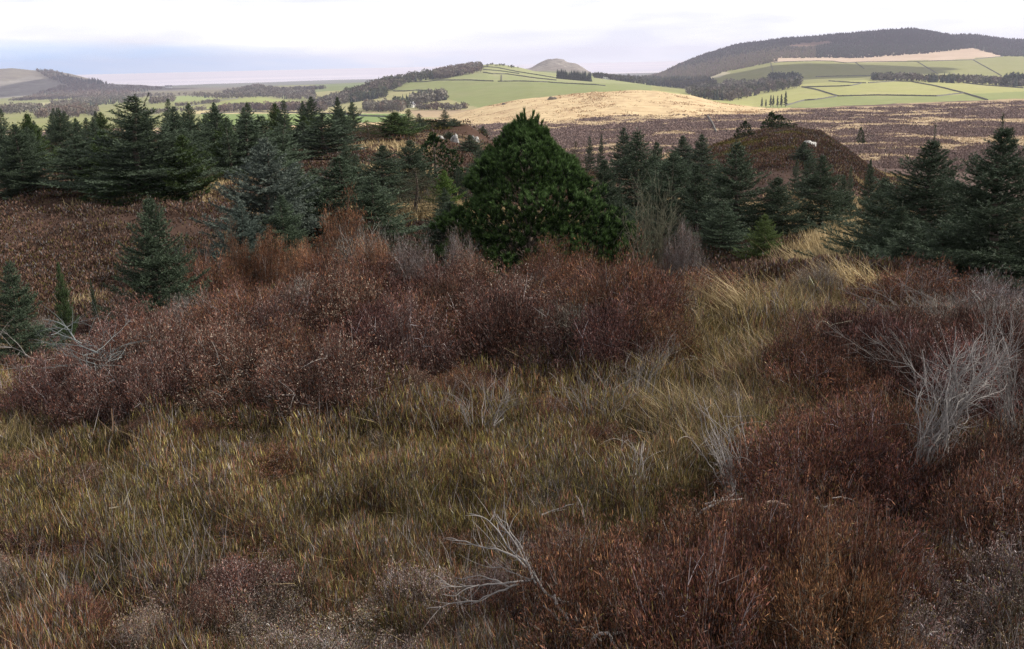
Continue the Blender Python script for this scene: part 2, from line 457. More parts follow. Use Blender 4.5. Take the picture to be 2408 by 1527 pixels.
# green hill
gh = far & (sx > 1000) & (sx < 2150) & (Yf < 2400)
paint(gh, (.200, .222, .098), (.222, .228, .112), .44, .012, .12)
paint(gh & (sy < np.interp(sx, [1000, 1200, 1500, 1800, 2000], [262, 262, 258, 264, 268])), (.235, .255, .12), (.27, .26, .15), .45, .02, .1)
paint(gh & inpoly(sx, sy, [(1000, 420), (1000, 291), (1250, 291), (1396, 293), (1425, 316), (1500, 338), (1540, 346), (1480, 420)]), (.29, .28, .14), (.33, .29, .17), .45, .015, .12)
paint(gh & inpoly(sx, sy, [(1300, 352), (1500, 350), (1580, 338), (1500, 372), (1330, 376)]), (.38, .29, .19), (.27, .2, .14), .45, .03, .15)
paint(gh & (sx < 1300) & (sy > 356) & (sy < 363), (.45, .38, .22), (.3, .3, .15), .4, .02, .1)
paint(gh & (sx < 1300) & (sy > 363), (.17, .23, .09), (.2, .24, .1), .4, .02, .1)
# valley, left
lf = far & (sx < 1000) & (Yf < 3700)
paint(lf & (sy < 308), (.15, .13, .10), (.20, .19, .11), .47, .012, .3)
paint(lf & inpoly(sx, sy, [(550, 308), (590, 305), (660, 309), (690, 318), (550, 325)]), (.24, .28, .12), (.27, .29, .14), .4, .01, .1)
paint(lf & inpoly(sx, sy, [(690, 330), (820, 308), (930, 323), (1010, 325), (1010, 332), (800, 345), (640, 350)]), (.25, .275, .11), (.275, .285, .13), .4, .01, .1)
paint(lf & (sy > 352) & (sy < 363) & (sx > 600), (.46, .38, .22), (.36, .33, .17), .42, .02, .1)
paint(lf & (sy >= 363) & (sx > 640), (.18, .24, .09), (.21, .25, .1), .4, .02, .1)
paint(lf & inpoly(sx, sy, [(90, 332), (160, 326), (240, 320), (200, 332), (110, 340)]), (.36, .34, .2), (.3, .3, .15), .4, .02, .1)
# left hill: bracken, felled ground, scree
lh = (Yf > 3350) & (Yf < 5600) & (sx < 800)
paint(lh, (.15, .135, .115), (.21, .19, .15), .47, .012, .3)
paint(lh & inpoly(sx, sy, [(-400, 255), (40, 258), (95, 222 + 20), (200, 268), (100, 302), (0, 330), (-400, 340)]), (.25, .235, .205), (.17, .155, .14), .47, .014, .25)
paint(lh & inpoly(sx, sy, [(270, 288), (330, 284), (400, 292), (430, 308), (300, 305)]), (.27, .21, .17), (.2, .17, .14), .47, .02, .25)
# crag and low ground beside it
cr_ = (Yf > 2650) & (Yf < 4600) & (sx > 1500) & (sx < 2080)
paint(cr_, (.15, .13, .11), (.34, .32, .29), .44, .03, .35)
paint((Yf > 2150) & (Yf < 2750) & (sx > 1450) & (sx < 2100), (.16, .17, .1), (.12, .12, .09), .45, .02, .2)
# right: fields, pale rough pasture, forest floor
rf = far & (sx > 2080) & (Yf < 2900)
paint(rf, (.222, .225, .095), (.245, .235, .115), .42, .014, .14)
paint(rf & (sy > 256) & (Yf < 1640), (.30, .30, .125), (.33, .31, .15), .44, .014, .14)
paint(rf & (sy > np.interp(sx, [2440, 2650, 2680, 3060, 3090, 3264], [340, 310, 308, 303, 300, 292])) & (Yf < 1300), (.215, .24, .105), (.25, .26, .12), .44, .014, .14)
paint(rf & inpoly(sx, sy, [(2215, 255), (2250, 245), (2310, 228), (2330, 233), (2290, 248)]), (.38, .34, .24), (.33, .3, .2), .4, .02, .1)
pale = (Yf > 2350) & (Yf < 2960) & (sx > 2440) & (sy < np.interp(sx, [2440, 2620, 2700, 2800, 3050, 3110, 3200], [199, 195, 199, 197, 191, 186, 179])) & (sx < 3200)
paint(pale, (.46, .36, .28), (.40, .30, .22), .44, .012, .12)
fo = (sx > 2080) & (Yf > 2790) & (Yf < 5300)
fo |= (Yf > 2600) & (sx > 2080) & (sx < 2460) & (sy < np.interp(sx, [2080, 2200, 2230, 2300, 2460], [262, 262, 252, 228, 200]))
fo |= (Yf > 2600) & (sx > 3100) & (sy < np.interp(sx, [3100, 3195, 3400], [153, 179, 176]))
paint(fo, (.055, .052, .04), (.08, .07, .05), .42, .02, .3)
paint((Yf > 3000) & inpoly(sx, sy, [(2510, 140), (2560, 136), (2640, 130), (2660, 136), (2580, 150), (2520, 148)]), (.20, .135, .10), (.16, .115, .09), .45, .02, .2)
# coastal plain and the flats
paint(Yf > 5000, (.10, .105, .085), (.17, .18, .11), .46, .0022, .3)
paint(Yf > 8900, (.2, .19, .17), (.3, .29, .27), .45, .001, .2)
# ring sheet
nr, nu = Z.shape
i, j = np.meshgrid(np.arange(nr - 1), np.arange(nu - 1), indexing='ij')
Fq = np.stack([i * nu + j, i * nu + j + 1, (i + 1) * nu + j + 1, (i + 1) * nu + j], -1).reshape(-1, 4)
me = build('ground', P, [Fq], M_ground, cA, smooth=True)
for nm, arr in (('colb', cB), ('ctl', ct)):
    a = me.color_attributes.new(nm, 'FLOAT_COLOR', 'POINT'); c = np.ones((nV, 4), np.float32); c[:, :3] = arr; a.data.foreach_set('color', c.ravel())
tag(link('ground', me), kind='structure')

# sea
m_, nt, out = new_mat('sea_water'); L = nt.links.new
geo = N(nt, 'ShaderNodeNewGeometry'); mp = N(nt, 'ShaderNodeMapping'); mp.inputs['Scale'].default_value = (.00012, .0007, 1); L(geo.outputs['Position'], mp.inputs[0])
n1 = N(nt, 'ShaderNodeTexNoise', i_Scale=1.0, i_Detail=4.0); L(mp.outputs[0], n1.inputs[0])
cr = N(nt, 'ShaderNodeValToRGB'); e = cr.color_ramp.elements; e[0].position = .4; e[0].color = (.46, .44, .52, 1); e[1].position = .62; e[1].color = (.74, .66, .68, 1); L(n1.outputs[0], cr.inputs[0])
p = N(nt, 'ShaderNodeBsdfPrincipled'); p.inputs['Roughness'].default_value = .45; L(cr.outputs[0], p.inputs[0]); L(p.outputs[0], out.inputs[0])
V = np.array([[-90000, 6500, -100], [90000, 6500, -100], [90000, 118000, -100], [-90000, 118000, -100]], float)
tag(link('sea', build('sea', V, [np.array([[0, 1, 2, 3]])], m_)), kind='structure')


CLOUD_OFF = (1.3, .4, .2)
SKY_CLOUD = .92
CLOUD_OPAQUE = .85
HAZE = 9e-5
HAZE_COL = (.80, .79, 1.0, 1)
CLOUDS = [(0, 60, 235, 225, 700, 1, .12), (2100, 3700, 1500, 800, 1100, 2, .7), (620, 2150, 300, 230, 900, 3, .7), (-1500, 3900, 330, 500, 900, 4, .7)]

# ------------------------------------------------------------------ far woods, walls, farms (3264-wide sheet positions)
def hs(pts, y0=380, y1=9000):
    p = np.array(pts, float)
    return hit(p[:, 0] * K, p[:, 1] * K, y0, y1)


def scatter(poly, n, y0=380, y1=9000):
    p = np.array(poly, float); lo = p.min(0); hi = p.max(0); keep = np.zeros((0, 2))
    while len(keep) < n:
        q = lo + R.random((n * 4, 2)) * (hi - lo)
        keep = np.concatenate([keep, q[inpoly(q[:, 0], q[:, 1], poly)]])
    return keep[:n], hs(keep[:n], y0, y1)


def cone_tree(bag, b, h, w, c):
    """a conifer: three rough skirts"""
    k = 7
    for (z0, z1, r) in ((.02, .55, 1.0), (.28, .8, .74), (.55, 1.0, .48)):
        th = np.arange(k) * 2 * PI / k + R.random() * 6
        rr = r * w / 2 * (.7 + .6 * R.random(k))
        V = np.concatenate([np.stack([b[0] + rr * np.cos(th), b[1] + rr * np.sin(th), b[2] + z0 * h + R.normal(0, .03 * h, k)], 1), [[b[0], b[1], b[2] + z1 * h]]])
        i = np.arange(k)
        bag.add(V, np.stack([i, (i + 1) % k, np.full(k, k)], 1), np.concatenate([c * (.75 + .3 * R.random((k, 1))), [c * 1.1]]))


def puff_tree(bag, b, h, w, c, n=64, size=.125):
    """a crown of loose twig clusters on a short stem"""
    v = unit(R.normal(size=(n, 3))) * (R.random((n, 1)) ** .4)
    Cn = np.array(b) + np.array([0, 0, h * .56]) + v * np.array([w / 2, w / 2, h * .46])
    s = size * h * (.5 + R.random((n, 1)))
    q = unit(R.normal(size=(n, 3))); a = unit(np.cross(q, R.normal(size=(n, 3)))); e = np.cross(q, a)
    V = np.stack([Cn + a * s, Cn - a * s * .6 + e * s * .8, Cn - a * s * .5 - e * s * .7], 1).reshape(-1, 3)
    cc = c * (.82 + .36 * R.random((n, 1)))
    bag.add(V, np.arange(3 * n).reshape(-1, 3), np.repeat(cc, 3, 0))
    bag.tube([np.array(b) - [0, 0, .3], np.array(b) + [0, 0, h * .5]], [w * .05, w * .02], 4, np.array([.10, .085, .07]))


DK = np.array([.032, .044, .030]); BR = np.array([.135, .112, .088]); GY = np.array([.17, .155, .125]); LA = np.array([.115, .105, .060]); OL = np.array([.075, .082, .045]); RD = np.array([.15, .11, .085])


def wood(poly, n, h, mix, y0=380, y1=9000, wr=.42, pn=64):
    """mix: list of (kind, colour, weight)"""
    bag = Bag(); s, Q = scatter(poly, n, y0, y1)
    wts = np.array([q[2] for q in mix], float); wts /= wts.sum()
    cl = fbm(Q[:, 0] / 60, Q[:, 1] / 60, 77, 3)
    for b in range(n):
        t = min(int(np.searchsorted(np.cumsum(wts), np.clip((cl[b] - .5) * 1.6 + .5 + R.normal(0, .18), 0, .999))), len(mix) - 1)
        hh = h * (.7 + .55 * R.random()); kd, c = mix[t][0], mix[t][1] * (.8 + .4 * R.random())
        if kd == 'c': cone_tree(bag, Q[b] - [0, 0, .2], hh * 1.1, hh * wr, c)
        else: puff_tree(bag, Q[b], hh, hh * (.75 + .3 * R.random()), c, pn)
    return tag(link('woodland', bag.mesh('woodland', M_far)), kind='stuff')


wood([(1400, 255), (1535, 231), (1532, 213), (1450, 211), (1410, 219), (1382, 230), (1385, 254)], 420, 10, [('p', BR, 3), ('p', GY, 2), ('p', RD, 1)], 1500, 2150)
wood([(1110, 330), (1230, 311), (1232, 300), (1255, 290), (1310, 262), (1385, 254), (1382, 230), (1345, 243), (1280, 249), (1230, 256), (1170, 284), (1100, 302), (1095, 320)], 700, 10, [('c', DK, 3), ('p', OL, 2), ('p', BR, 2)], 1300, 2200)
wood([(1010, 350), (1110, 331), (1110, 306), (1050, 322), (1000, 334)], 260, 10, [('p', BR, 3), ('p', GY, 2), ('c', DK, 1)], 1300, 2200)
wood([(1290, 336), (1330, 334), (1420, 320), (1420, 313), (1330, 319)], 80, 11, [('p', GY, 3), ('c', DK, 2)], 1000, 1700)
wood([(1250, 345), (1304, 346), (1300, 334), (1262, 332)], 45, 10, [('c', DK, 2), ('p', OL, 2)], 1000, 1700)
wood([(1163, 356), (1200, 357), (1292, 358), (1288, 346), (1200, 346), (1165, 342)], 90, 9, [('p', GY, 3), ('p', RD, 2)], 900, 1700)
wood([(1325, 352), (1492, 352), (1492, 346), (1325, 344)], 70, 6, [('p', GY, 3), ('p', RD, 2), ('c', DK, .5)], 900, 1700)
wood([(690, 362), (800, 354), (900, 355), (1036, 357), (1032, 346), (930, 347), (800, 349), (710, 354)], 220, 10, [('p', RD, 3), ('p', BR, 3), ('c', DK, .4)], 1100, 1900)
wood([(480, 334), (556, 326), (556, 314), (520, 317), (480, 327)], 90, 9, [('p', BR, 3), ('p', GY, 2)], 1500, 2600)
wood([(750, 314), (800, 317), (872, 309), (892, 300), (862, 281), (820, 275), (770, 282)], 260, 9, [('p', BR, 3), ('p', GY, 2), ('c', DK, .5)], 2300, 3500)
wood([(350, 306), (540, 304), (690, 306), (760, 298), (1000, 292), (1010, 318), (940, 320), (860, 311), (700, 316), (560, 306), (380, 318), (180, 342), (150, 336), (300, 318)], 620, 9, [('p', GY, 3), ('p', BR, 3), ('c', DK, .7)], 1900, 3500)
wood([(700, 300), (760, 284), (900, 286), (1030, 283), (1050, 296), (900, 296), (740, 300)], 200, 9, [('p', GY, 3), ('c', DK, 2)], 2600, 4200)
wood([(112, 226), (160, 224), (190, 236), (295, 266), (260, 278), (200, 268), (150, 248)], 380, 10, [('c', DK * 1.3, 2), ('p', BR, 2)], 3300, 4500)
wood([(280, 262), (296, 252), (325, 262), (345, 270), (300, 272)], 130, 13, [('c', DK, 3)], 3500, 4600)
wood([(30, 330), (200, 275), (300, 270), (430, 276), (520, 284), (420, 300), (240, 320), (30, 334)], 1000, 9, [('p', RD, 3), ('p', BR, 3), ('c', DK * 1.5, .6)], 2900, 4600, pn=40)
wood([(1776, 267), (1884, 269), (1886, 263), (1776, 259)], 150, 13, [('c', DK, 3)], 1700, 2600, .3)
wood([(1892, 246), (2000, 250), (2090, 250), (2150, 262), (2060, 270), (1950, 262), (1895, 258)], 420, 9, [('c', DK, 2), ('p', OL, 2), ('p', BR, 1)], 2000, 4200)
wood([(2060, 272), (2235, 288), (2285, 270), (2240, 252), (2100, 256)], 700, 10, [('c', DK, 3), ('p', LA, 1)], 2000, 4200)
hill = [(2060, 262), (2220, 262), (2250, 254), (2310, 230), (2450, 202), (2470, 197), (2700, 189), (2960, 171), (3100, 154), (3195, 181), (3330, 181), (3330, 128), (3200, 123), (3100, 110), (3030, 111), (2900, 89), (2650, 111), (2480, 123), (2350, 141), (2250, 171), (2160, 207), (2100, 237), (2060, 247)]
clear = [(2510, 146), (2560, 140), (2640, 132), (2662, 138), (2600, 150), (2520, 152)]
bag = Bag(); s, Q = scatter(hill, 11500, 2500, 5200)
bare = inpoly(s[:, 0], s[:, 1], clear) | ((s[:, 1] > 186) & (s[:, 0] > 2480) & (s[:, 0] < 3100) & (Q[:, 1] < 2850))
larch_zone = sm(-40, 25, s[:, 1] - np.interp(s[:, 0], [2060, 2250, 2400, 2600, 3300], [240, 205, 172, 160, 175])) * (s[:, 0] < 2600) + R.normal(0, .15, len(s)) + .5 * (fbm(Q[:, 0] / 120, Q[:, 1] / 120, 5) - .5)  # lighter olive-brown larch low on the left, dark conifers above
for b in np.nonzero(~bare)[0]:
    c = (LA * 1.1 if R.random() < .6 else RD) if larch_zone[b] > .55 else (DK * 1.15 if R.random() < .6 else np.array([.05, .042, .038]))
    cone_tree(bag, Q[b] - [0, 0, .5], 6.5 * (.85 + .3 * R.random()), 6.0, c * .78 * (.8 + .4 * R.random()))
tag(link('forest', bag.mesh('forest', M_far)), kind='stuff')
wood([(2190, 302), (2215, 317), (2330, 324), (2452, 297), (2552, 279), (2547, 266), (2450, 266), (2330, 272), (2250, 284)], 420, 11, [('p', OL, 3), ('p', BR, 2), ('p', GY, 2), ('c', DK, 2)], 1100, 2300)
wood([(2450, 268), (2548, 268), (2540, 260), (2455, 260)], 60, 15, [('p', DK * 1.2, 3)], 1400, 2300)
wood([(2776, 257), (2900, 261), (3060, 267), (3264, 278), (3264, 264), (3100, 260), (2900, 254), (2780, 250)], 260, 10, [('p', GY, 2), ('p', OL, 2), ('p', BR, 2), ('c', DK, 2)], 1300, 2300)
wood([(2776, 256), (2850, 258), (2850, 252), (2778, 250)], 40, 9, [('c', DK, 2), ('p', BR, 1)], 1300, 2300)
wood([(3200, 276), (3330, 284), (3330, 262), (3200, 264)], 90, 15, [('c', DK, 2), ('p', DK * 1.3, 2)], 1300, 2300)
wood([(1530, 212), (1560, 207), (1600, 208), (1660, 218), (1640, 219), (1590, 212)], 26, 4, [('p', OL, 1)], 1900, 2200)

wood([(120, 350), (240, 338), (310, 346), (312, 374), (120, 378)], 200, 9, [('p', GY, 3), ('p', RD, 2), ('c', DK, .4)], 1200, 3000)
wood([(230, 338), (260, 318), (420, 314), (432, 328), (320, 336)], 200, 9, [('c', DK * 1.2, 2), ('p', GY, 2)], 1800, 3600)
wood([(0, 350), (60, 340), (120, 345), (120, 362), (0, 366)], 90, 9, [('p', GY, 3), ('p', BR, 2)], 1200, 3000)
wood([(440, 366), (560, 352), (690, 350), (690, 354), (560, 358), (450, 372)], 70, 6, [('p', GY, 2), ('p', BR, 2), ('c', DK, 1)], 1200, 2600)
wood([(560, 338), (700, 326), (700, 329), (560, 342)], 50, 6, [('p', GY, 2), ('p', BR, 2)], 1500, 2800)

# seven conifers and a lone bare tree below the bright fields
SIX = 'conifers standing in the corner below the bright right-hand fields'
for n, (x, t, lab) in enumerate([(2428, 314, 'small dark conifer leftmost of the far clump under the bright fields'), (2441, 319, 'smallest thin conifer in the far clump under the bright fields'), (2456, 307, 'slim dark conifer third from the left in the far field clump'),
                                 (2464, 308, 'narrow conifer at the middle of the far field clump'), (2478, 309, 'conifer with gaps beside it, third from right in the far field clump'), (2490, 304, 'leaning tall conifer next to the tallest one in the far field clump'), (2503, 295, 'tallest conifer, rightmost of the far clump under the bright fields')]):
    b = hs([(x, 342)], 700, 1700)[0]; h = (344 - t) * K / F * b[1]
    bt = Bag(); bt.tube([[0, 0, -.4], [0, 0, h * .9]], [.28, .05], 6, np.array([.09, .07, .055]))
    bc = Bag()
    for q in range(260):
        z = h * (.16 + .84 * R.random() ** .9); r = h * .17 * (1.04 - z / h) ** .7; a = R.random() * 2 * PI
        e = np.array([math.cos(a), math.sin(a), -.15 + .4 * z / h]); c = DK * (.8 + .6 * R.random())
        bc.dia(np.array([[0, 0, z]]), unit(e)[None], r * (.7 + .6 * R.random()), h * .055, c, c * 1.2)
    thing('conifer_tree', [('trunk', bt.mesh('trunk', M_twig)), ('crown', bc.mesh('crown', M_far))], b, 0, 1.0, lab, 'tree', SIX)
b = hs([(1371, 307)], 1000, 2200)[0]; h = 10.0
bt = Bag(); bt.tube([[0, 0, -.4], [0, 0, h * .5]], [.4, .2], 6, np.array([.1, .085, .07]))
bc = Bag(); puff_tree(bc, (0, 0, 0), h, h, GY, 140, .12)
thing('bare_tree', [('trunk', bt.mesh('trunk', M_twig)), ('crown', bc.mesh('crown', M_far))], b, 0, 1.0, 'lone round bare tree on the green hillside above the white cottage', 'tree')


# dry stone walls between the fields
def wall(pts, label, y0=850, y1=3600, h=1.35, w=.75, step=10, mat=None, group='dry stone walls dividing the far fields'):
    p = np.array(pts, float); s = np.concatenate([[0], np.cumsum(np.linalg.norm(np.diff(p, axis=0), axis=1))])
    t = np.linspace(0, s[-1], max(int(s[-1] / step) + 1, 3))
    q = np.stack([np.interp(t, s, p[:, 0]), np.interp(t, s, p[:, 1])], 1)
    Q = hs(q, y0, y1); n = len(Q)
    # finer along the ground
    f = np.linspace(0, n - 1, n * 3); Q = np.stack([np.interp(f, np.arange(n), Q[:, k]) for k in range(3)], 1); n = len(Q)
    Q[:, 2] = ground(Q[:, 0], Q[:, 1])
    o = Q[n // 2].copy(); Q = Q - o
    T = np.gradient(Q[:, :2], axis=0); T = unit(T); S = np.stack([-T[:, 1], T[:, 0], np.zeros(n)], 1)
    top = h * (.85 + .3 * R.random((n, 1))) * np.array([0, 0, 1]); dn = np.array([0, 0, -.6])
    V = np.stack([Q + S * w * .6 + dn, Q + S * w * .35 + top, Q - S * w * .35 + top, Q - S * w * .6 + dn], 1).reshape(-1, 3)
    i = np.arange(n - 1)[:, None] * 4
    Fq = np.concatenate([i + np.array([k, k + 1, k + 5, k + 4]) for k in range(3)])
    Fq = np.concatenate([Fq, [[0, 3, 2, 1]], np.array([[0, 1, 2, 3]]) + (n - 1) * 4])
    ob = link('stone_wall', build('stone_wall', V, [Fq], mat or M_wall)); ob.location = o
    tag(ob, label, 'wall', group)


wall([(1311, 263), (1359, 262), (1399, 257), (1498, 257), (1573, 260)], 'long dark wall along the top of the big green field, left of the gap')
wall([(1587, 261), (1657, 260), (1749, 263), (1762, 265), (1800, 267), (1900, 272), (1930, 275)], 'long dark wall along the top of the big green field, right of the gap')
wall([(1254, 292), (1299, 292), (1331, 289), (1374, 291), (1396, 293)], 'dark wall ending halfway across the green hillside above the lone bare tree')
wall([(1537, 213), (1587, 217), (1650, 230), (1714, 240), (1774, 250)], 'highest wall near the top of the green hill')
wall([(1540, 232), (1570, 237), (1612, 237), (1650, 242), (1712, 251), (1774, 257)], 'wall crossing the green hill at the head of the short upright wall')
wall([(1599, 240), (1599, 259)], 'short wall running straight up the green hill', step=3)
wall([(1540, 223), (1600, 228), (1655, 236)], 'faint middle wall between the two upper walls of the green hill')
wall([(2467, 201), (2500, 198), (2600, 195), (2655, 196), (2696, 202), (2721, 200), (2779, 197), (2876, 197), (2923, 197), (3014, 194), (3099, 192), (3138, 186), (3198, 181)], 'long wall under the pale rough pasture on the forested hill', 1900)
wall([(2727, 200), (2754, 220)], 'short slanting wall below the pale pasture, first from the left', 1700, step=4)
wall([(2923, 197), (2991, 238)], 'slanting wall below the pale pasture, second from the left', 1700, step=4)
wall([(3102, 192), (3193, 243)], 'slanting wall below the pale pasture, the one farthest right', 1700, step=4)
wall([(2600, 246), (2628, 245), (2776, 242)], 'level wall across the shaded field left of the tree belt', 1700)
wall([(2457, 200), (2467, 243)], 'wall running down from the corner of the forest to the shaded fields', 1500, step=4)
wall([(2641, 259), (2721, 265), (2760, 266)], 'thick short wall above the bright field with a kink at its end', 1000, 2400)
wall([(2560, 279), (2600, 278), (2677, 276), (2716, 274), (2746, 267)], 'curved wall joining the kinked wall above the bright field', 1000, 2400)
wall([(2768, 266), (2848, 260), (2906, 261)], 'wall along the upper edge of the bright field under the tree belt', 1000, 2400)
wall([(2906, 262), (2980, 275), (3069, 297), (3149, 321)], 'long wall slanting down the right end of the bright field to the moor', 800, 2400, step=6)
wall([(2555, 278), (2600, 286), (2672, 308)], 'wall slanting down the left end of the bright field', 800, 2400, step=6)
wall([(2672, 308), (2793, 305), (2876, 306), (2986, 308), (3074, 298)], 'long level wall along the bottom of the bright field', 800, 2400)
wall([(2505, 338), (2560, 322), (2600, 319), (2666, 309)], 'wall running up from the far conifer clump to the bright field corner', 800, 2400)
wall([(3069, 265), (3138, 273), (3262, 282)], 'wall at the foot of the tree belt on the right', 1000, 2400)
wall([(1060, 364), (1160, 371), (1280, 375)], 'wall between the pale and green strips on the valley floor', 850, 2400)
wall([(640, 364), (800, 358), (1000, 362), (1150, 367)], 'long wall under the bare valley wood on the left', 850, 2400)
wall([(600, 340), (690, 323), (760, 314)], 'wall climbing the light green field in the left valley', 1200, 3000)
wall([(640, 352), (800, 344), (960, 334)], 'low wall across the light green fields in the left valley', 1200, 3000)
M_wall2 = plain_mat('pale_stone', (.09, .08, .07), (.17, .155, .14), 1.5)
wall([(2256, 372), (2270, 395), (2283, 424)], 'broken grey wall running down the open moor toward the camera', 180, 700, .8, .5, 4, M_wall2, None)


# white farmhouses
def house(x, y, y0, y1, ln, wd, hw, hr, rz, label):
    b = hs([(x, y)], y0, y1)[0]
    e = bpy.data.objects.new('cottage', None); COL.objects.link(e); e.location = b; e.rotation_euler = (0, 0, rz)
    tag(e, label, 'house')
    a, c = ln / 2, wd / 2
    V = np.array([[-a, -c, -1], [a, -c, -1], [a, c, -1], [-a, c, -1], [-a, -c, hw], [a, -c, hw], [a, c, hw], [-a, c, hw], [-a, 0, hw + hr], [a, 0, hw + hr]], float)
    me = build('wall', V, [np.array([[0, 1, 5, 4], [2, 3, 7, 6]]), np.array([[3, 0, 4, 8, 7], [1, 2, 6, 9, 5]])], M_white)
    link('wall', me, e)
    g = .25; o = .15
    V = np.array([[-a - g, -c - g, hw - .12], [a + g, -c - g, hw - .12], [a + g, 0, hw + hr + o], [-a - g, 0, hw + hr + o], [a + g, c + g, hw - .12], [-a - g, c + g, hw - .12]], float)
    V = np.concatenate([V + [0, 0, .1], V + [0, 0, .28]])
    roof = link('roof', build('roof', V, [np.array([[6, 7, 8, 9], [9, 8, 10, 11], [0, 3, 2, 1], [3, 5, 4, 2], [0, 1, 7, 6], [4, 5, 11, 10]]), np.array([[0, 6, 9, 3], [3, 9, 11, 5], [1, 2, 8, 7], [2, 4, 10, 8]])], M_slate), e)
    for s in (-1, 1):
        x0 = s * (a - .45); V = np.array([[x0 + dx * .4, dy * .3, z] for z in (hw + hr - .2, hw + hr + 1.0) for (dx, dy) in ((-1, -1), (1, -1), (1, 1), (-1, 1))], float)
        link('chimney', build('chimney', V, [np.array([[0, 1, 5, 4], [1, 2, 6, 5], [2, 3, 7, 6], [3, 0, 4, 7], [4, 5, 6, 7]])], M_white), roof)
    for k in range(3):
        x0 = -a + ln * (k + .5) / 3; V = np.array([[x0 + dx * .45, -c - d, z] for d in (0, .05) for (dx, z) in ((-1, .9), (1, .9), (1, 2.1), (-1, 2.1))], float)
        link('window', build('window', V, [np.array([[4, 5, 6, 7], [0, 4, 7, 3], [1, 2, 6, 5], [0, 1, 5, 4], [3, 7, 6, 2]])], M_glass), e)


house(1313, 343, 900, 1800, 8, 5.5, 3.0, 2.4, math.radians(68), 'white cottage with a steep gable among bare trees below the green hill')
house(1932, 256, 2000, 4200, 13, 7, 4.2, 3, math.radians(20), 'white farmhouse in the gap between the crag and the forested hill')
house(538, 281, 3300, 6000, 26, 12, 6, 4, math.radians(10), 'pale distant farm building on the low ground right of the brown hill')


# rock outcrops
def rock(x, y, wpx, hpx, y0, y1, label, seed, flat=.6, mat=None):
    b = hs([(x, y)], y0, y1)[0]; Y = b[1]; rx = wpx * K / F * Y / 2; rz = hpx * K / F * Y
    nth, nph = 36, 18
    ph, th = np.meshgrid(np.linspace(-PI / 2, PI / 2, nph), np.arange(nth) * 2 * PI / nth, indexing='ij')
    X_ = np.cos(ph) * np.cos(th); Y_ = np.cos(ph) * np.sin(th); Z_ = np.sin(ph)
    f = .6 + .7 * fbm(X_ * 1.8 + seed * 5.3 + Z_ * 1.1, Y_ * 1.8 + Z_ * 1.9, seed, 4)
    f = f + .16 * np.round(fbm(X_ * 3 + seed, Z_ * 4 + Y_ * 3, seed + 3, 2) * 4) / 4
    V = np.stack([X_ * f * rx, Y_ * f * rx * flat, Z_ * f * rz], -1).reshape(-1, 3)
    i, j = np.meshgrid(np.arange(nph - 1), np.arange(nth), indexing='ij'); i = i.ravel(); j = j.ravel(); j2 = (j + 1) % nth
    o = link('rock', build('rock', V, [np.stack([i * nth + j, i * nth + j2, (i + 1) * nth + j2, (i + 1) * nth + j], 1)], mat or M_rock))
    o.location = b - np.array([0, 0, rz * .42]); o.rotation_euler = (0, math.radians(R.uniform(-8, 22)), R.uniform(-.4, .4)); tag(o, label, 'rock')


rock(2578, 470, 66, 34, 60, 110, 'large pale slab of bare rock on the right-hand knoll', 4)
rock(1446, 452, 34, 38, 50, 90, 'grey rock face left of centre on the middle heather knoll', 7)
rock(1516, 450, 26, 26, 50, 90, 'small grey rock on the right side of the middle knoll', 9)
rock(1405, 442, 26, 14, 50, 90, 'flat grey rock at the left of the middle knoll', 13)
rock(1546, 428, 26, 7, 60, 100, 'thin pale rock on the crest of the middle knoll', 12)
rock(2616, 440, 18, 12, 60, 110, 'upper stone of the row down the right edge of the knoll', 15)
rock(2634, 452, 20, 13, 60, 110, 'middle stone of the row down the right edge of the knoll', 16)
rock(2652, 466, 18, 14, 60, 110, 'lowest stone of the row down the right edge of the knoll', 17)
rock(1404, 655, 18, 10, 14, 60, 'small pale stone in the heather hollow left of the big pine', 18)
rock(1150, 476, 26, 9, 30, 75, 'pale stone lying among the young spruces left of the pine', 21)
M_drock = plain_mat('dark_outcrop', (.08, .065, .05), (.17, .14, .105), .6)
rock(1762, 318, 34, 14, 400, 800, 'dark rocky outcrop on the crest of the golden hill', 22, .6, M_drock)
rock(1575, 324, 30, 7, 400, 800, 'low dark rock on the left shoulder of the golden hill', 23, .6, M_drock)
rock(1930, 285, 40, 6, 400, 800, 'dark rocks on the skyline of the golden hill', 24, .6, M_drock)
rock(1606, 334, 16, 8, 400, 800, 'small dark rock under the left shoulder of the golden hill', 25, .6, M_drock)

